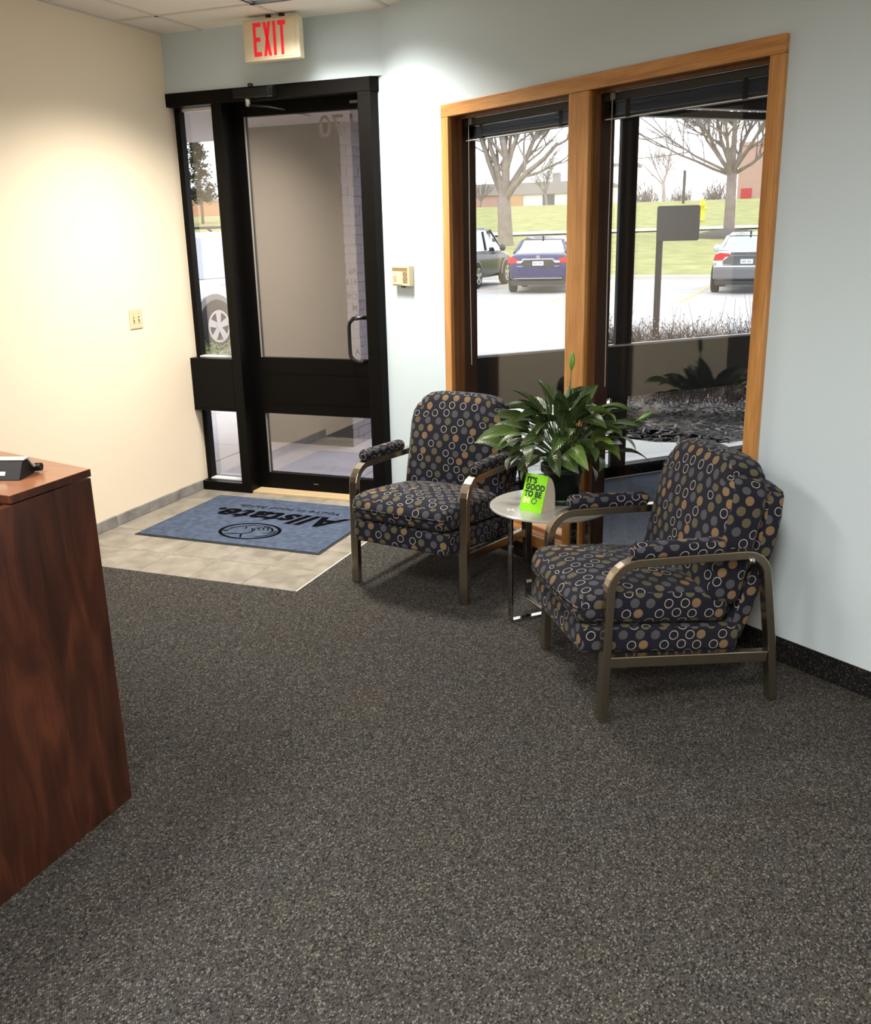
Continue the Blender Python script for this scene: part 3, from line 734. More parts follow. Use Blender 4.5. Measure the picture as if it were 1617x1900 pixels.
# two flower buds on long stalks
def bud(pts, L_, name='flower_bud'):
    o = MB().tube(pts, .0028, 6).build('flower_stalk', M['stem'], pl, True)
    p = Vector(pts[-1]); d = (p-Vector(pts[-2])).normalized()
    prof = [(.002,0),(.013,L_*.3),(.015,L_*.5),(.010,L_*.78),(.001,L_)]
    q = MB().lathe(prof, 12).build('flower_bud', M['bud'], pl, True); q.location = p; q.rotation_euler = d.to_track_quat('Z','Y').to_euler(); q.scale = (1,.55,1)
bud([(0,0,.15),(.005,.03,.30),(.012,.05,.45),(.016,.06,.555)], .085)
bud([(.02,0,.15),(.12,.02,.24),(.22,.04,.31),(.30,.06,.355)], .075)

# ------------------------------------------------------------------ lime green card stand on the table
cs = empty('card_stand', (-1.040,3.690,TZ), R(-18)); tag(cs, 'lime green card on a folded white stand reading IT\'S GOOD TO BE IN', 'card')
cs.rotation_euler = (0,0,R(-20))
lean = R(-20)
B(-.056,.056,-.0012,.0012,0,.160).build('front_card', M['lime'], cs).rotation_euler = (lean,0,0)
B(-.056,.056,0,.105,.0003,.0018).build('foot', M['paper'], cs)
prof = [(0,.001)]+[(.088*1.0-.088*0, .001)]
poly = [(.003,.0015),(.105,.0015)] + [(.055+.050*math.cos(R(a_)), .045+.100*math.sin(R(a_))) for a_ in range(0,91,10)]
MB().prism_x(poly, .0535, .055).build('side_wing', M['paper'], cs)
def card_text(s, x, z, size, mat, sx=.95, bold=.0019):
    me = text_mesh(s, size*.93, bold, sx=sx, spacing=1.05); me.transform(Matrix.Rotation(R(90),4,'X'))
    o = link('lettering', me, M[mat], cs); o.rotation_euler = (lean,0,0)
    v = Matrix.Rotation(lean,4,'X') @ Vector((x,-.0016,z)); o.location = v
card_text("IT'S", -.046, .122, .036, 'cardtxt'); card_text('GOOD', -.046, .093, .036, 'cardtxt', .90); card_text('TO BE', -.046, .064, .036, 'cardtxt', .90); card_text('IN', -.046, .035, .036, 'cardwhite')
m = MB(); n = 22
rg = [(R(118+304*k/n)) for k in range(n+1)]
vs = [(.0135*math.cos(q),0,.0135*math.sin(q)) for q in rg]+[(.0100*math.cos(q),0,.0100*math.sin(q)) for q in rg]
m.add(vs, [(k,k+1,n+2+k,n+1+k) for k in range(n)]); m.add([(-.006,0,.0125),(.006,0,.0125),(0,0,.006)], [(0,1,2)])
o = m.build('ring_mark', M['cardtxt'], cs); o.rotation_euler = (lean,0,0); o.location = Matrix.Rotation(lean,4,'X') @ Vector((.010,-.0017,.047))

# ------------------------------------------------------------------ door mat
mx0, mx1, my0, my1 = -3.572, -2.362, 4.232, 5.118
dm = empty('door_mat', ((mx0+mx1)/2,(my0+my1)/2,0)); tag(dm, 'slate blue door mat with black lettering and hands logo on the tiles', 'mat')
hx, hy = (mx1-mx0)/2, (my1-my0)/2
B(-hx,hx,-hy,hy,.0006,.004).build('rubber_backing', M['rubber'], dm)
B(-hx+.012,hx-.012,-hy+.012,hy-.012,.004,.009).build('pile', M['matblue'], dm, bev=.002)
def mat_text(s, x, y, wid, cap, bold, shear):      # reads for someone coming in: rotated half a turn
    me = text_mesh(s, 1.0, bold, shear, 0, spacing=1.07)
    xs = [v.co.x for v in me.vertices]; k = wid/(max(xs)-min(xs)); x0 = min(xs)
    for v in me.vertices: v.co.x = (v.co.x-x0)*k; v.co.y *= cap/.69
    me.transform(Matrix.Rotation(math.pi,4,'Z'))
    o = link('lettering', me, M['matblack'], dm); o.location = (x, y, .0096)
mat_text('Allstate.', .500, .165, .92, .178, .038, .30)
mat_text("You're in good hands.", .385, .270, .725, .050, .014, .15)
def ribbon(pts, wd):
    m_ = MB(); P_ = [Vector((x,y,0)) for x,y in pts]
    vs = []
    for i,p in enumerate(P_):
        d = (P_[min(i+1,len(P_)-1)]-P_[max(i-1,0)]).normalized(); nn = Vector((-d.y,d.x,0))
        w_ = wd*(1 if 0 < i < len(P_)-1 else .6); vs += [p-nn*w_/2, p+nn*w_/2]
    m_.add(vs, [(2*i,2*i+1,2*i+3,2*i+2) for i in range(len(P_)-1)]); return m_
lg = MB(); EX, EY = .192, .150; n = 48
vs = [(EX*math.cos(2*math.pi*k/n), EY*math.sin(2*math.pi*k/n), 0) for k in range(n)] + [((EX-.022)*math.cos(2*math.pi*k/n), (EY-.018)*math.sin(2*math.pi*k/n), 0) for k in range(n)]
lg.add(vs, [(k,(k+1)%n,n+(k+1)%n,n+k) for k in range(n)])
for pts, wd in (([(-.165,-.03),(-.15,.02),(-.11,.06),(-.05,.09),(.02,.098)], .012), ([(-.19,-.02),(-.165,-.035),(-.14,-.03)], .012),
    ([(.02,.098),(.07,.09),(.12,.065),(.15,.03),(.15,0),(.11,-.02)], .013), ([(.17,.04),(.18,0),(.155,-.045),(.10,-.085)], .013),
    ([(-.14,-.075),(-.08,-.06),(-.02,-.055),(.01,-.03),(.02,.0),(-.01,.035)], .012), ([(-.02,-.055),(-.005,-.085),(.015,-.112)], .012),
    ([(-.08,.06),(-.06,.045),(-.055,.02)], .010), ([(-.01,.06),(.03,.05),(.05,.025)], .010), ([(.01,.075),(.06,.06),(.08,.03)], .010), ([(.04,.085),(.09,.065),(.11,.03)], .010), ([(-.03,.045),(.01,.035),(.025,.01)], .010)):
    r_ = ribbon([(x_*.88,y_*1.12) for x_,y_ in pts], wd); lg.add(r_.v, r_.f)
o = lg.build('hands_logo', M['matblack'], dm); o.location = (.026,-.205,.0097)

# ------------------------------------------------------------------ reception desk
dk = empty('reception_desk', (-1.833,2.02,0)); tag(dk, 'dark cherry reception desk with a raised counter', 'desk')
B(-.026,0,-2.6,0,.0,1.016).build('end_panel', M['cherry'], dk, bev=.002)
B(-3.2,-.026,-.055,-.03,0,1.016).build('front_panel', M['cherry'], dk)
MB().prism([(.0,-.290),(.0,.002),(-.45,.115),(-1.6,.30),(-1.6,-.0),(-.20,-.283)], 1.020, 1.0398).build('counter_core', M['cherry'], dk)
MB().prism([(-.001,-.289),(-.001,.001),(-.45,.114),(-1.6,.299),(-1.6,-.0),(-.20,-.282)], 1.0398, 1.041).build('counter_top', M['cherrytop'], dk)
B(-1.4,-.03,-2.6,-.45,.72,.745).build('work_surface', M['cherrytop'], dk)
# device on the counter
dv = empty('card_reader', (-1.985,1.885,1.041), R(18)); tag(dv, 'black wedge shaped desk device with white top on the reception counter', 'device')
MB().prism_x([(-.045,0),(.03,0),(.055,.004),(.012,.048),(-.012,.048)], -.16, .048).build('body', M['black'], dv, bev=.003)
MB().prism_x([(.062,.005),(.058,.001),(.010,.049),(-.014,.049),(-.014,.053),(.012,.053)], -.16, .052).build('white_lid', M['white'], dv)
q = MB().prism_x([(-.036,.012),(-.030,.021),(-.032,.022),(-.038,.013)], -.028, .006).build('badge', M['white'], dv)
MB().lathe([(.007,0),(.007,.004)], 14, axis='y').build('button', M['clip'], dv).location = (-.045,-.038,.017)
MB().lathe([(.011,0),(.011,.02)], 14, axis='x').build('roller', M['black'], dv).location = (.045,.052,.015)

# ------------------------------------------------------------------ exit sign, switch plate, keypad
ex = empty('exit_sign', (-2.925,5.06,2.700), 0); tag(ex, 'cream EXIT sign with red letters above the entry door', 'exit sign')
B(-.178,.178,-.012,.045,-.112,.104).build('housing', M['exitbody'], ex, bev=.008)
B(-.166,.150,-.0145,-.010,-.098,.095).build('face_plate', M['exitbody'], ex, bev=.003)
def poly_letter(polys, dx):
    m_ = MB()
    for p in polys: m_.prism_y([(x+dx,z) for x,z in p], -.0175, -.0143)
    return m_
h2, st, wl_ = .060, .0155, .046
L_E = [[(0,-h2),(st,-h2),(st,h2),(0,h2)],[(st,h2-st),(wl_,h2-st),(wl_,h2),(st,h2)],[(st,-h2),(wl_,-h2),(wl_,-h2+st),(st,-h2+st)],[(st,-st/2),(wl_*.86,-st/2),(wl_*.86,st/2),(st,st/2)]]
L_X = [[(0,-h2),(st*1.05,-h2),(wl_,h2),(wl_-st*1.05,h2)],[(wl_-st*1.05,-h2),(wl_,-h2),(st*1.05,h2),(0,h2)]]
L_I = [[(0,-h2),(st,-h2),(st,h2),(0,h2)]]
L_T = [[(wl_/2-st/2,-h2),(wl_/2+st/2,-h2),(wl_/2+st/2,h2-st),(wl_/2-st/2,h2-st)],[(0,h2-st),(wl_,h2-st),(wl_,h2),(0,h2)]]
x = -.108
sc_ = 1.45
for L_, wdt in ((L_E,wl_),(L_X,wl_),(L_I,st),(L_T,wl_)):
    L2 = [[(px*1.06,pz*1.42) for px,pz in p] for p in L_]
    o = poly_letter(L2, 0).build('letter', M['red'], ex); o.location = (x,0,-.003); x += wdt*1.06+.0145
B(-.03,-.012,0,.03,.104,.121).build('bracket', M['soot'], ex); B(.052,.072,0,.03,.104,.121).build('bracket', M['soot'], ex)
sp = empty('light_switch', (XL,4.723,1.19)); tag(sp, 'ivory double toggle light switch plate on the cream wall', 'light switch')
B(0,.006,-.058,.058,-.059,.059).build('plate', M['ivory'], sp, bev=.003)
for y in (-.023,.023):
    B(.005,.0068,y-.006,y+.006,-.013,.013).build('slot', M['ivoryd'], sp)
    tg = MB().prism_y([(.004,-.006),(.018,-.011),(.018,-.004),(.004,.006)], y-.0042, y+.0042).build('toggle', M['ivory'], sp)
    for z in (-.030,.030): MB().lathe([(.003,.006),(.002,.0072)], 8, (0,y,z), 'x').build('screw', M['clip'], sp)
kp = empty('alarm_keypad'); p = Wp(.175,0,1.415); kp.location = p; kp.rotation_euler = (0,0,AW); tag(kp, 'ivory alarm keypad on the blue wall beside the door', 'keypad')
B(-.092,.092,-.036,0,-.058,.058).build('case', M['ivory'], kp, bev=.005)
B(-.080,.078,-.0375,-.030,.026,.044).build('display_window', M['ivoryd'], kp)
B(.030,.078,-.0375,-.030,-.040,.026).build('key_field', M['keys'], kp)
for i in range(3):
    for j in range(5): B(.033+.015*i,.045+.015*i,-.039,-.036,-.036+.0125*j,-.027+.0125*j).build('key', M['ivoryd'] if (i+j)%2 else M['keys'], kp)
B(-.078,.022,-.0385,-.034,-.050,.020).build('flap', M['ivory'], kp, bev=.002)
for i in range(5): B(-.070,-.034,-.0395,-.0383,-.034+.007*i,-.031+.007*i).build('speaker_slot', M['keys'], kp)
B(.0,.022,-.030,-.014,-.066,-.058).build('latch', M['black'], kp)

# ------------------------------------------------------------------ landscape
rx = random.Random(5)
def ground_mesh(name, x0, x1, ys, mat, label, dz=0.0, nx=24):
    vs = []; fs = []
    for y in ys:
        for i in range(nx+1): vs.append((x0+(x1-x0)*i/nx, y, terrain_h(y)+dz))
    for j in range(len(ys)-1):
        for i in range(nx): a0 = j*(nx+1)+i; fs.append((a0,a0+1,a0+nx+2,a0+nx+1))
    o = MB().add(vs, fs).build(name, mat, smooth=True); tag(o, label, kind='structure'); return o
grass_m = plain('spring_grass', (.345,.345,.150), .95, 0, .1, noise=.2, nscale=1.2)
ground_mesh('lawn', -150, 90, [35.55,38,42,48,54,58,60,62,70,80,92,130,300], grass_m, 'green lawn bank rising beyond the parking lot')
tag(B(-150,90,35.25,35.6,-.5,-.02).build('kerb', plain('pale_kerb',(.62,.60,.54),.85)), 'pale concrete kerb along the far edge of the parking lot', kind='structure')
vs = []
for i in range(41):
    x = -150+6*i; yc = 58.5+ (x+20)*.06*0
    ya = 57.0+max(0,min(1,(x+16)/14))*3.5; yb = ya+2.2; vs += [(x,ya,terrain_h(ya)+.10),(x,yb,terrain_h(yb)+.16)]
tag(MB().add(vs,[(2*i,2*i+2,2*i+3,2*i+1) for i in range(40)]).build('road', plain('pale_road',(.72,.71,.69),.9)), 'pale road strip crossing the lawn', kind='structure')
for x in (-16.2,-12.9,-9.65,-6.35,-3.05,.25,3.55):
    o = B(-.055,.055,24.3,35.1,HZ,HZ+.006).build('parking_line', plain('yellow_line_paint',(.62,.50,.20),.8)); o.location = (x,0,0); tag(o, 'yellow parking line', kind='structure')

# mulch bed and paths by the vestibule
mulch_m = plain('grey_brown_mulch', (.105,.092,.088), .9, noise=.35, nscale=20)
mb = MB().prism([(-1.75,8.0),(-1.45,7.7),(-1.1,7.6),(-.6,7.7),(.35,8.5),(.6,8.3),(3.5,9.4),(3.5,12.2),(-1.75,12.2)], -.3, -.03).build('mulch_bed', mulch_m); tag(mb, 'bed of shredded grey mulch outside the vestibule', kind='structure')
ch = MB()
for k in range(5200):
    x = rx.uniform(-1.72,1.2); y = rx.uniform(7.62,12.1)
    if y < 7.62+max(0,(x+.6)*.85) or y < 8.0-(x+1.75)*.6: continue
    L_ = rx.uniform(.015,.055); w_ = rx.uniform(.003,.009); a_ = rx.uniform(0,6.28); e_ = rx.uniform(-.5,.5); z = rx.uniform(-.03,-.005)
    dx, dy, dz_ = math.cos(a_)*L_, math.sin(a_)*L_, math.sin(e_)*L_; px, py = -math.sin(a_)*w_, math.cos(a_)*w_
    p0 = (x-dx-px,y-dy-py,z-dz_*.3); p1 = (x+dx-px,y+dy-py,z+dz_); p2 = (x+dx+px,y+dy+py,z+dz_+.003); p3 = (x-dx+px,y-dy+py,z-dz_*.3+.003)
    ch.add([p0,p1,p2,p3,(x,y,z+.012)], [(0,1,4),(1,2,4),(2,3,4),(3,0,4)])
chm, nt, N, L, P = new_mat('mulch_chips')
ge = N.new('ShaderNodeNewGeometry'); L.new(ramp(N,L,ge.outputs['Random Per Island'],[(0,(.03,.026,.025)),(.5,(.12,.105,.10)),(.85,(.22,.20,.195)),(1,(.60,.56,.52))]), P.inputs['Base Color']); P.inputs['Roughness'].default_value = .8
o = ch.build('mulch_chips', chm, mb); o['kind'] = 'stuff'

# bare shrubs of the hedge
twm = plain('brown_twig', (.17,.115,.10), .9)
def shrub(loc, wid, hgt, n, label, mat=None, tall=8, cat='shrub', group='bare hedge shrubs', rad=.0022):
    t = empty('bare_hedge' if cat == 'hedge' else 'bare_thicket', loc); tag(t, label, cat, group)
    m_ = MB(); m2 = MB()
    for k in range(n):
        b0 = Vector((rx.uniform(-.55,.55)*wid, rx.gauss(0,.12), rx.uniform(.1,.66)*hgt)) if hgt < 1 else Vector((rx.gauss(0,.33)*wid, rx.gauss(0,.5), abs(rx.gauss(.1,.28))*hgt))
        d = Vector((rx.gauss(0,.5), rx.gauss(0,.5), 1)).normalized(); l = rx.uniform(.18,.36)*hgt
        p1 = b0+d*l*.5+Vector((rx.gauss(0,.02),rx.gauss(0,.02),0)); p2 = b0+d*l+Vector((rx.gauss(0,.04),rx.gauss(0,.04),0))
        m_.tube([b0,p1,p2], [rad*1.4,rad,rad*.6], 3, False)
        if k % 2:
            q = p1+Vector((rx.gauss(0,.07),rx.gauss(0,.07),rx.uniform(.02,.10))); m_.tube([p1,q], [rad*.8,rad*.4], 3, False)
        if k % 3 == 0:      # dead leaf
            c = p2; s_ = .010
            m2.add([c+Vector((-s_,0,0)), c+Vector((0,s_,s_*.6)), c+Vector((s_,0,0)), c+Vector((0,-s_*.5,-s_))], [(0,1,2),(0,2,3)])
    for k in range(tall):
        b0 = Vector((rx.uniform(-wid*.45,wid*.45), rx.gauss(0,.1), hgt*.5)); tp = b0+Vector((rx.gauss(0,.12),rx.gauss(0,.1),rx.uniform(.40,.68)*hgt))
        m_.tube([b0,b0.lerp(tp,.5)+Vector((rx.gauss(0,.02),0,0)),tp], [rad*1.3,rad,rad*.5], 3, False)
        c = b0.lerp(tp,.6); m_.tube([c,c+Vector((rx.gauss(0,.08),0,.12))], [rad*.8,rad*.4], 3, False)
    o = m_.build('twigs', mat or twm, t); o['kind'] = 'stuff'
    if m2.v: o = m2.build('dead_leaves', plain('pale_dead_leaf',(.40,.33,.30),.9), t); o['kind'] = 'stuff'
shrub((-.92,8.93,-.03), 1.75, .92, 6200, 'bare brown twiggy hedge outside behind the storefront spandrel', None, 44, 'hedge', None)

# sign seen from behind
sg = empty('parking_sign', (-1.475,9.89,-.05)); tag(sg, 'grey back of a square sign on a slim post behind the hedge', 'sign')
B(-.030,.030,-.02,.02,0,1.86).build('post', plain('dark_sign_post',(.055,.053,.052),.6), sg)
pm = MB().prism_y([(-.040,-.150),(-.025,-.165),(.355,-.165),(.37,-.150),(.37,.150),(.355,.165),(-.025,.165),(-.040,.150)], -.036, -.020).build('panel', plain('dark_grey_sign_back',(.075,.072,.073),.6), sg); pm.location = (.01,0,1.728)
# marker post and hydrant on the lawn bank
mp_ = empty('marker_post', (-11.25,88.0,terrain_h(88.0)-.3)); tag(mp_, 'dark slim marker post rising above the square sign', 'post')
B(-.11,.11,-.08,.08,0,3.0).build('post', plain('dark_marker',(.10,.095,.09),.7), mp_); B(.11,.5,-.03,.03,1.7,2.8).build('plate', plain('pale_marker',(.75,.72,.66),.7), mp_)
hz = terrain_h(68.0)
hd = empty('fire_hydrant', (-7.42,68.0,hz)); tag(hd, 'yellow fire hydrant on the grass bank beside the square sign', 'hydrant')
ym = plain('yellow_hydrant',(.80,.72,.04),.5)
MB().lathe([(.22,0),(.22,.10),(.14,.12),(.14,.95),(.20,.98),(.20,1.05),(.16,1.25),(.05,1.42),(.04,1.5)], 16).build('barrel', ym, hd, True)
MB().lathe([(.09,-.30),(.09,.30)], 12, (0,0,.80), 'x').build('hose_caps', ym, hd, True)

# ------------------------------------------------------------------ trees
bark = plain('grey_brown_bark', (.26,.215,.19), .95, noise=.2, nscale=3)
def tree(loc, hgt, trunk_r, fork, seed, label, spread=.75, depth=5, mat=None, nb=6, lim=9000, name='bare_tree', ring=False, extra=None):
    r_ = random.Random(seed); t = empty(name, loc); tag(t, label, 'tree', 'bare trees on the lawn bank')
    tr = MB(); br_ = MB(); cnt = [0]
    top = Vector((r_.uniform(-.2,.2),r_.uniform(-.1,.1),fork))
    tr.tube([(0,0,-.3),(0,0,.15),(top.x*.4,top.y*.4,fork*.5),top], [trunk_r*1.5,trunk_r*1.15,trunk_r,trunk_r*.95], 10)
    def grow(p, d, l, rad, lev):
        if cnt[0] > lim or rad < .004: return
        cnt[0] += 1
        pts = [p]; q = p.copy(); dd_ = d.copy(); n = 4 if lev < 2 else 3
        for k in range(n):
            dd_ = (dd_+Vector((r_.gauss(0,.13),r_.gauss(0,.13),r_.gauss(.05,.08)))).normalized(); q = q+dd_*(l/n); pts.append(q.copy())
        br_.tube(pts, [rad*(1-.55*k/n) for k in range(n+1)], 6 if lev < 2 else 3, False)
        if lev >= depth: return
        m_ = (6,5,4,3,2,2)[lev]
        for k in range(m_):
            f = r_.uniform(.25,1.0); i = min(n-1,int(f*n)); pp = pts[i].lerp(pts[i+1], f*n-i if f < 1 else 1)
            ax = Vector((r_.gauss(0,1),r_.gauss(0,1),r_.gauss(0,.5)))
            ax = (ax - dd_*ax.dot(dd_)).normalized(); an = r_.uniform(.35,.85)
            nd = (dd_*math.cos(an)+ax*math.sin(an)); nd.z = nd.z+.08; nd.normalize()
            grow(pp, nd, l*r_.uniform(.42,.68)*(1.15-.35*f), rad*r_.uniform(.36,.52), lev+1)
        grow(pts[-1], dd_, l*.72, rad*.45, lev+1)
    for k in range(nb):
        az = 2*math.pi*k/nb+r_.uniform(-.4,.4); el = r_.uniform(.75,1.2) if k else 1.5
        d = Vector((math.cos(az)*math.cos(el)*spread*1.4, math.sin(az)*math.cos(el)*spread, math.sin(el))).normalized()
        grow(top-Vector((0,0,r_.uniform(0,fork*.12))), d, hgt*.32*r_.uniform(.85,1.15), trunk_r*(.5 if k else .72), 0)
    for (z, dx, dz_, l) in (extra or []):
        grow(Vector((0,0,z)), Vector((dx,r_.uniform(-.2,.2),dz_)).normalized(), l, trunk_r*.33, 1)
    tr.build('trunk', mat or bark, t, True); o = br_.build('branches', mat or bark, t, True)
    if ring:
        MB().lathe([(1.9,-.25),(1.7,.12),(.9,.32),(.2,.36)], 20).build('mulch_ring', mulch_m, t, True)
    return t
def az_pos(az, y): return Vector((math.tan(R(az))*y, y, terrain_h(y)))
tree(az_pos(-17.25,50.5), 13.0, .37, 2.5, 3, 'large bare tree behind the blue sedan in the left window', .9, 5, extra=[(2.3,1,.45,5.0),(2.5,-1,.6,4.6),(2.2,1,.3,4.6),(2.5,-1,.35,4.4),(2.6,1,.8,5)])
tree(az_pos(-4.75,54), 12.0, .27, 3.2, 11, 'bare tree with a mulch ring left of the pinkish building, behind the silver sedan', .85, 5, ring=True, extra=[(3.0,-1,.3,4.4),(3.1,-1,.55,4.4),(3.0,1,.5,4.6),(3.1,1,.3,4.2),(3.1,-1,.8,4.4)])
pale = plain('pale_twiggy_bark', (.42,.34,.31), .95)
tree(az_pos(-8.35,94), 8.4, .16, 1.6, 8, 'small pale bare tree far off above the square sign', .9, 5, mat=pale, nb=6, lim=1500)
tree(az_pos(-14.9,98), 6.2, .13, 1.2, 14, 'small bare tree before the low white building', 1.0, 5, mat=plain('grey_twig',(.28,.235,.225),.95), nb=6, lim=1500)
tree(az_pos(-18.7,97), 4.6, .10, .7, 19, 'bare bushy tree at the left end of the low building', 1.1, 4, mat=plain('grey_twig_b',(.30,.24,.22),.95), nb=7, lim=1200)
for k, az in enumerate((-9.3,-7.45,-5.6), 1):
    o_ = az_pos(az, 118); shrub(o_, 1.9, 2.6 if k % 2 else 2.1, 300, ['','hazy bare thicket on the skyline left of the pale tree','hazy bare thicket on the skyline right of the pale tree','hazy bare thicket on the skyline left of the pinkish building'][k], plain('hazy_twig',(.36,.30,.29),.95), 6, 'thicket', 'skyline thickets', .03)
# pine
pn = empty('pine_tree', az_pos(-34.55,80)); tag(pn, 'sparse green pine tree seen through the sidelight above the white car', 'tree')
rp = random.Random(4)
MB().tube([(0,0,-.3),(.1,0,3),(-.05,0,6),(.05,0,7.6)], [.15,.12,.08,.03], 8).build('trunk', plain('pine_bark',(.22,.17,.13),.95), pn, True)
ndl = MB()
for k in range(95):
    z = rp.uniform(1.9,7.6); az = rp.uniform(0,6.28); l = (8.3-z)*.36*rp.uniform(.45,1.0)*(1 if z < 5.8 else 1.3)
    if 3.0 < z < 4.7 and rp.random() < .5: continue
    tip = Vector((math.cos(az)*l, math.sin(az)*l, z+rp.uniform(-.1,.35)))
    MBp = None
    for q in range(int(20+l*20)):
        f = rp.uniform(.35,1.05); c = Vector((0,0,z)).lerp(tip,f)+Vector((rp.gauss(0,.2),rp.gauss(0,.2),rp.gauss(0,.16)))
        s_ = rp.uniform(.14,.27); a_ = rp.uniform(0,6.28)
        d1_ = Vector((math.cos(a_),math.sin(a_),rp.uniform(-.2,.7)))*s_; d2_ = Vector((-math.sin(a_),math.cos(a_),rp.uniform(-.3,.3)))*s_*.6
        ndl.add([c-d1_,c+d2_,c+d1_,c-d2_],[(0,1,2),(0,2,3)])
o = ndl.build('foliage', plain('pine_needles',(.075,.105,.055),.9,noise=.3,nscale=2), pn); o['kind'] = 'stuff'

# ------------------------------------------------------------------ buildings
def building(loc, rz, label, wallmat, w_, d_, h_, wins=(), roofmat=None, doors=()):
    t = empty('building', loc, rz); tag(t, label, 'building')
    B(-w_/2,w_/2,0,d_,-1,h_).build('walls', wallmat, t)
    B(-w_/2-.15,w_/2+.15,-.15,d_+.15,h_,h_+.35).build('parapet', roofmat or wallmat, t)
    for (x0,x1,z0,z1,mt) in wins: B(x0,x1,-.06,.02,z0,z1).build('window', mt, t)
    return t
dg = plain('dark_building_glass',(.12,.12,.13),.3)
pk = plain('pinkish_brick_wall',(.50,.325,.27),.9,noise=.04,nscale=1); orb = plain('orange_brick_wall',(.55,.33,.19),.9,noise=.05,nscale=1)
wh = plain('white_building_wall',(.78,.76,.74),.8); rf = plain('grey_roof_band',(.36,.32,.31),.8)
b1 = building(az_pos(-.35,112)+Vector((0,0,-.2)), R(2), 'pinkish brick building at the right edge of the right window', pk, 16, 14, 5.9, [(-7.6,-6.5,0,1.6,plain('red_bin',(.5,.06,.06),.6))])
b2 = building(az_pos(-17.2,112)+Vector((0,0,-.3)), 0, 'low white building with a grey roof band behind the large bare tree', wh, 22, 12, 2.75, [(4.4,5.8,0,1.8,dg),(8.2,9.6,.4,1.7,dg)], rf)
for ch_ in b2.children:
    if ch_.name.startswith('parapet'): ch_.scale = (1,1,1); 
B(-11.2,11.2,-.3,-.12,1.9,3.2).build('roof_band', rf, b2); B(-11,0,-.1,.02,-1,1.9).build('brick_bay', pk, b2); B(-.3,2.0,-.22,-.08,-1,1.9).build('orange_bay', orb, b2)
B(5.4,6.2,.5,1.3,3.0,4.2).build('roof_vent', rf, b2)
b3 = building(az_pos(-34.5,112)+Vector((0,0,-1.4)), R(20), 'orange brick building behind the pine tree in the sidelight', orb, 34, 10, 3.6, [], rf)
b4 = building(az_pos(-10.9,128)+Vector((0,0,-.3)), 0, 'pale building behind the storefront mullion', wh, 4, 5, 5.4, [], rf)

# ------------------------------------------------------------------ cars
tyre_m = plain('tyre_rubber',(.022,.021,.021),.8); rim_m = plain('alloy_rim',(.55,.55,.55),.25,1.0); cglass = plain('car_glass',(.42,.46,.47),.04,1.0); 
chrm = plain('car_chrome',(.75,.75,.75),.12,1.0); plate_m = plain('white_plate',(.70,.72,.76),.5); platetx = plain('plate_blue_print',(.16,.20,.42),.5)
tail_m = plain('red_tail_lamp',(.55,.012,.012),.2,0,.6); clear_m = plain('clear_lamp',(.75,.72,.72),.15); dark_m = plain('dark_trim',(.03,.03,.031),.6)
def wheel(parent, x, y, r, side):
    w_ = empty('wheel'); w_.parent = parent; w_.location = (x,y,r)
    o = MB().lathe([(r*.62,-.10),(r*.93,-.105),(r,-.07),(r,.07),(r*.93,.105),(r*.62,.10)], 28, axis='x').build('tyre', tyre_m, w_, True)
    m_ = MB(); m_.lathe([(r*.64,-.06),(r*.64,.06)], 24, axis='x'); m_.build('rim_barrel', dark_m, w_)
    m_ = MB(); s_ = side
    for k in range(5):
        a_ = 2*math.pi*k/5+.3
        u_ = Vector((0,math.cos(a_),math.sin(a_))); v_ = Vector((0,-math.sin(a_),math.cos(a_)))
        p = [u_*r*.08-v_*r*.10, u_*r*.62-v_*r*.17, u_*r*.62+v_*r*.17, u_*r*.08+v_*r*.10]
        m_.add([q+Vector((s_*.116,0,0)) for q in p]+[q+Vector((s_*.098,0,0)) for q in p], [(0,1,2,3),(7,6,5,4),(0,4,5,1),(1,5,6,2),(2,6,7,3),(3,7,4,0)])
    n = 28
    vs = [(s_*.118,r*.66*math.cos(6.2832*k/n),r*.66*math.sin(6.2832*k/n)) for k in range(n)]+[(s_*.118,r*.56*math.cos(6.2832*k/n),r*.56*math.sin(6.2832*k/n)) for k in range(n)]
    m_.add(vs,[(k,(k+1)%n,n+(k+1)%n,n+k) for k in range(n)])
    m_.lathe([(r*.14,.09*s_),(r*.14,.122*s_)], 14, axis='x')
    m_.build('rim', rim_m, w_)
def section(hw, zb, zt, sh, y, n=6):
    # lower body section: rounded sides
    pts = []
    half = [(hw*.80,zb),(hw*.96,zb+.08),(hw,zb+.25),(hw,zb+(zt-zb)*.62),(hw*.965,zt-.09),(hw*.90,zt-.02),(hw*.72,zt+sh*.6),(0,zt+sh)]
    L_ = [(x,y,z) for x,z in half]; Rr = [(-x,y,z) for x,z in half[:-1]][::-1]
    return L_+Rr
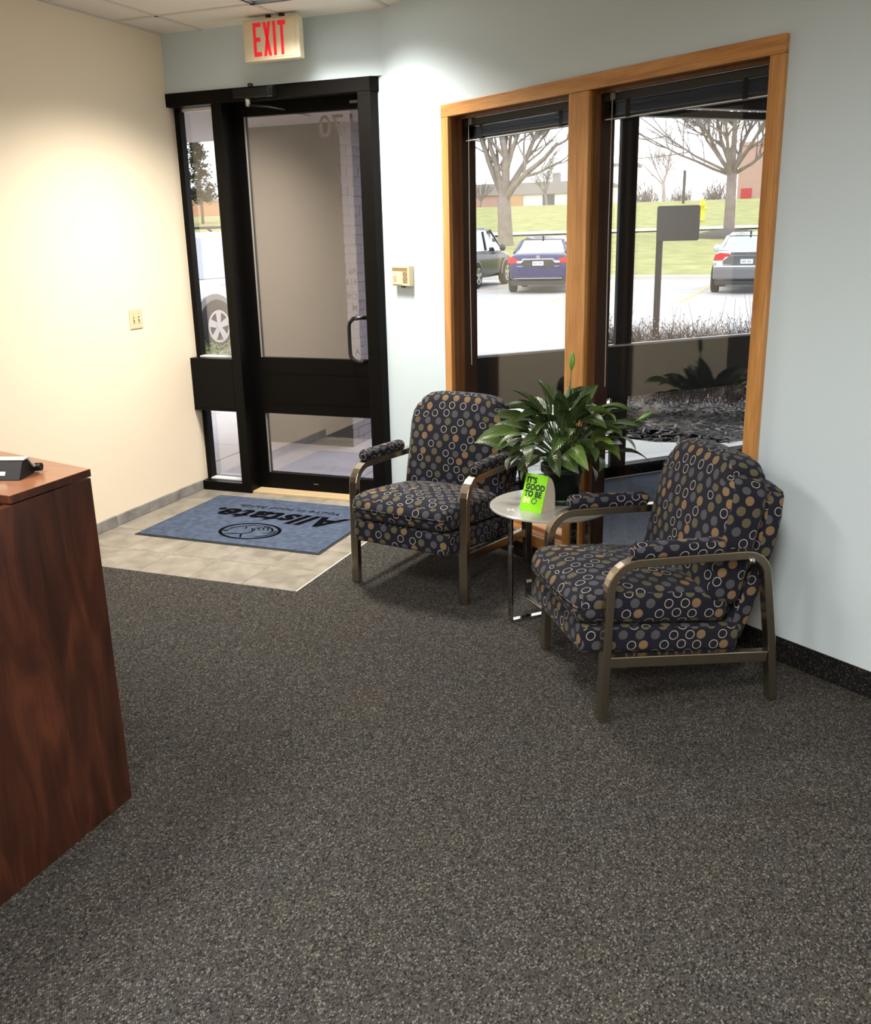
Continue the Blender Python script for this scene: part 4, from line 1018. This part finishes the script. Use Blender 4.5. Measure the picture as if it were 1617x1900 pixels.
def make_car(name, label, loc, head, paint_c, suv=False, metal=.3):
    t = empty(name, loc, head); tag(t, label, 'car')
    pm_ = plain(name+'_paint', paint_c, .25, metal, .5, coat=.35)
    if suv:
        LEN, HW, BELT, ROOF = 4.7, .92, 1.08, 1.72; wr = .365
        st = [(-2.35,.74,.50,.95,.0),(-2.28,.86,.36,1.06,.0),(-1.9,.915,.26,1.10,.0),(-.6,.92,.24,1.09,.0),(.7,.92,.24,1.08,.0),(1.2,.91,.25,1.06,.03),(2.0,.87,.28,.98,.05),(2.28,.78,.32,.88,.03),(2.36,.66,.42,.74,0)]
        cab = [(-2.26,.80,1.06,.78,1.10),(-2.10,.83,1.06,.68,1.62),(-1.7,.84,1.06,.66,1.70),(0,.84,1.06,.66,1.72),(.45,.84,1.05,.64,1.66),(1.30,.80,1.04,.74,1.08)]
    else:
        LEN, HW, BELT, ROOF = 4.75, .91, .98, 1.46; wr = .33
        st = [(-2.38,.70,.46,.92,.0),(-2.30,.84,.33,1.03,.0),(-2.0,.90,.26,1.05,.02),(-1.2,.91,.22,1.00,.02),(.3,.91,.21,.97,.02),(1.2,.90,.22,.95,.03),(1.9,.86,.25,.86,.05),(2.25,.76,.28,.74,.03),(2.38,.62,.36,.62,0)]
        cab = [(-1.85,.76,1.02,.70,1.05),(-1.15,.80,.98,.58,1.38),(-.6,.81,.97,.57,1.45),(.05,.81,.96,.57,1.46),(.45,.80,.95,.56,1.41),(1.30,.74,.95,.70,.97)]
    bm_ = MB().loft([section(hw,zb,zt,sh,y) for (y,hw,zb,zt,sh) in st]); body = bm_.build('body', pm_, t, True)
    ss = body.modifiers.new('smooth','SUBSURF'); ss.levels = 1; ss.render_levels = 1
    def csec(y,bw,bz,tw,tz,inset=0.0):
        return [(bw-inset,y,bz),(tw+.05,y,tz-.10*(tz-bz)),(tw-.04,y,tz),(-tw+.04,y,tz),(-tw-.05,y,tz-.10*(tz-bz)),(-bw+inset,y,bz)]
    MB().loft([csec(*c) for c in cab]).build('glasshouse', cglass, t)
    # roof skin and pillars in body paint
    top = [c for c in cab if c[4] > (1.55 if suv else 1.33)]
    MB().loft([[(c[3]+.055,c[0],c[4]-.075),(c[3]-.03,c[0],c[4]+.012),(-c[3]+.03,c[0],c[4]+.012),(-c[3]-.055,c[0],c[4]-.075)] for c in top], closed=False, cap=False).build('roof', pm_, t, True)
    for s_ in (-1,1):
        for i0, i1 in ((0,1),(4,5)):
            a0, a1 = cab[i0], cab[i1]
            p0 = Vector((s_*(a0[3]+.03 if i0 else a0[1]),a0[0],a0[4] if i0 else a0[4])); p1 = Vector((s_*(a1[3]+.03),a1[0],a1[4]-.02))
            MB().tube([p0,p1], .045, 6).build('pillar', pm_, t)
        y = -.35
        MB().tube([(s_*.845,y,BELT),(s_*(.72),y,ROOF-.10)], .035, 6).build('pillar', dark_m, t)
        # mirrors
        MB().lathe([(.02,-.07),(.10,-.05),(.11,.02),(.02,.07)], 10, (0,0,0), 'y').build('mirror', pm_, t, True).location = (s_*1.02,.75,BELT+.06)
        wb_ = 1.38 if not suv else 1.34
        for y in (-wb_,wb_): wheel(t, s_*(HW-.055), y, wr, s_)
        for y in (-wb_,wb_):
            n = 20; ra, rb = wr*1.06, wr*1.30; ax_ = s_*(HW+.022)
            vs = [(ax_,y+ra*math.cos(math.pi*k/n-.12*0),wr+ra*math.sin(math.pi*k/n)) for k in range(n+1)]+[(ax_-s_*.012,y+rb*math.cos(math.pi*k/n),wr+rb*math.sin(math.pi*k/n)) for k in range(n+1)]
            MB().add(vs,[(k,k+1,n+2+k,n+1+k) for k in range(n)]).build('wheel_arch', (plain('grey_cladding',(.22,.22,.21),.7) if suv else dark_m), t)
            vs = [(ax_+.004*s_,y+wr*.93*math.cos(math.pi*k/n),wr+wr*.93*math.sin(math.pi*k/n)) for k in range(n+1)]+[(ax_+.008*s_,y+ra*1.01*math.cos(math.pi*k/n),wr+ra*1.01*math.sin(math.pi*k/n)) for k in range(n+1)]
            MB().add(vs,[(k,k+1,n+2+k,n+1+k) for k in range(n)]).build('wheel_well', dark_m, t)
    t.scale = (1.0,1.0,1.09)
    return t, body, pm_
def sedan_rear(t, pm_, civic=False):
    # tail lamps, plate recess, bumper lines on the rear face (local -y)
    for s_ in (-1,1):
        if not civic:
            MB().prism_y([(s_*.90,.80),(s_*.86,.98),(s_*.60,.90),(s_*.55,.84),(s_*.62,.80)], -2.36, -2.20).build('tail_lamp', tail_m, t)
            MB().prism_y([(s_*.62,.85),(s_*.40,.875),(s_*.50,.80),(s_*.62,.805)], -2.378, -2.25).build('reverse_lamp', clear_m, t)
        else:
            MB().prism_y([(s_*.87,.82),(s_*.82,.96),(s_*.70,1.0),(s_*.46,.98),(s_*.44,.93),(s_*.58,.89),(s_*.62,.82)], -2.365, -2.20).build('tail_lamp', tail_m, t)
            MB().prism_y([(s_*.86,.765),(s_*.86,.81),(s_*.66,.81),(s_*.65,.765)], -2.37, -2.2).build('reverse_lamp', clear_m, t)
    if not civic:
        MB().prism_y([(-.46,.70),(.46,.70),(.50,.80),(.40,.87),(-.40,.87),(-.50,.80)], -2.395, -2.3).build('plate_recess', dark_m, t)
        B(-.46,.46,-2.405,-2.35,.885,.915).build('chrome_strip', chrm, t)
    else:
        MB().prism_y([(-.60,.70),(.60,.70),(.62,.80),(.45,.93),(.42,1.01),(-.42,1.01),(-.45,.93),(-.62,.80)], -2.392, -2.3).build('trunk_panel', plain('dark_trunk_panel',(.10,.10,.105),.35,0,.5,.5), t)
        B(-.43,.43,-2.405,-2.35,.915,.945).build('chrome_strip', chrm, t)
        B(-.84,.84,-2.40,-2.3,.655,.685).build('bumper_line', clear_m, t)
        B(-.86,.86,-2.41,-2.2,.36,.655).build('bumper', plain('dark_grey_bumper',(.14,.14,.145),.4,0,.5,.4), t, bev=.05)
    B(-.16,.16,-2.408,-2.37,.735,.845).build('number_plate', plate_m, t)
    for k in range(7):
        if k == 3: continue
        B(-.125+.036*k,-.105+.036*k,-2.411,-2.405,.765,.815).build('plate_character', platetx, t)
    n = 20; z0 = .955 if not civic else .975
    vs = [(.055*math.cos(6.2832*k/n),0,.038*math.sin(6.2832*k/n)) for k in range(n)]+[(.044*math.cos(6.2832*k/n),0,.027*math.sin(6.2832*k/n)) for k in range(n)]
    mm = MB().add(vs,[(k,(k+1)%n,n+(k+1)%n,n+k) for k in range(n)])
    mm.add([(-.028,0,-.024),(-.016,0,-.024),(-.006,0,.024),(-.018,0,.024)],[(0,1,2,3)]); mm.add([(.008,0,-.024),(.020,0,-.024),(.030,0,.024),(.018,0,.024)],[(0,1,2,3)]); mm.add([(-.014,0,-.005),(.014,0,-.005),(.016,0,.005),(-.012,0,.005)],[(0,1,2,3)])
    mm.build('emblem', chrm, t).location = (0,-2.40,z0)
    for s_ in (-1,1): B(s_*.52-.09,s_*.52+.09,-2.395,-2.37,.71,.725).build('badge', chrm, t)
    MB().prism_y([(-.78,.22),(.78,.22),(.82,.33),(-.82,.33)], -2.37, -2.2).build('lower_valance', dark_m, t)
    B(-.70,.70,-2.375,-2.30,.395,.412).build('valance_trim', chrm, t)
    MB().tube([(0,-.95,1.44),(0,-1.08,1.50),(0,-1.12,1.44)], [.03,.02,.03], 6).build('roof_fin', dark_m, t)
c1, _, pm1 = make_car('blue_sedan', 'metallic blue sedan parked with its tail to the building, in the left window', (-7.90,29.75,HZ), R(9), (.020,.026,.125))
sedan_rear(c1, pm1)
c2, _, pm2 = make_car('silver_sedan', 'silver grey sedan parked tail first at the right edge of the right window', (-1.80,27.35+2.35,HZ), R(1), (.62,.62,.63), metal=.5)
sedan_rear(c2, pm2, True)
c3, _, pm3 = make_car('dark_suv', 'dark grey sport utility car left of the blue sedan', (-11.05,31.15,HZ), R(-3), (.028,.026,.023), True)
c4, _, pm4 = make_car('white_suv', 'white sport utility car seen through the sidelight of the entry door', (-9.72,14.85,HZ), R(-12), (.82,.82,.82), True, 0.0)
for s_ in (-1,1):
    MB().tube([(s_*.62,-1.9,1.71),(s_*.62,-1.8,1.78),(s_*.62,.1,1.80),(s_*.62,.2,1.74)], .022, 6).build('roof_rail', dark_m, c4)
    B(s_*.93-.01,s_*.93+.01,-2.2,1.9,.30,.42).build('sill_cladding', plain('grey_cladding_b',(.22,.22,.21),.7), c4)
    B(s_*.90-.02,s_*.90+.02,-1.15,-.95,.96,1.0).build('door_handle', plain('white_handle',(.7,.7,.7),.4), c4)
B(-.86,.86,-2.40,-2.2,.34,.62).build('rear_bumper', plain('dark_bumper_plastic',(.10,.10,.105),.6), c4, bev=.04)
tag(B(-14,-5.5,10.6,12.6,-.4,-.10).build('grass_strip', grass_m), 'narrow grass strip between the sidewalk and the white car', kind='structure')
# low green shrub by the white car
gs_ = empty('green_shrub', (-8.02,11.75,-.02)); tag(gs_, 'low green shrub at the wheel of the white car', 'shrub')
gl = MB(); gt = MB()
for k in range(2600):
    c = Vector((rx.gauss(0,.75), rx.gauss(0,.22), abs(rx.gauss(.06,.07)))); s_ = rx.uniform(.012,.028); a_ = rx.uniform(0,6.28)
    d1_ = Vector((math.cos(a_),math.sin(a_),rx.uniform(-.3,.8)))*s_; d2_ = Vector((-math.sin(a_),math.cos(a_),rx.uniform(-.3,.3)))*s_*.6
    gl.add([c-d1_,c+d2_,c+d1_,c-d2_],[(0,1,2),(0,2,3)])
for k in range(60):
    c = Vector((rx.gauss(0,.7), rx.gauss(0,.2), -.02)); gt.tube([c,c+Vector((rx.gauss(0,.05),rx.gauss(0,.05),rx.uniform(.08,.2)))], [.006,.003], 3, False)
o = gl.build('foliage', plain('hedge_green',(.13,.20,.055),.8,noise=.3,nscale=9), gs_); o['kind'] = 'stuff'
o = gt.build('twigs', twm, gs_); o['kind'] = 'stuff'
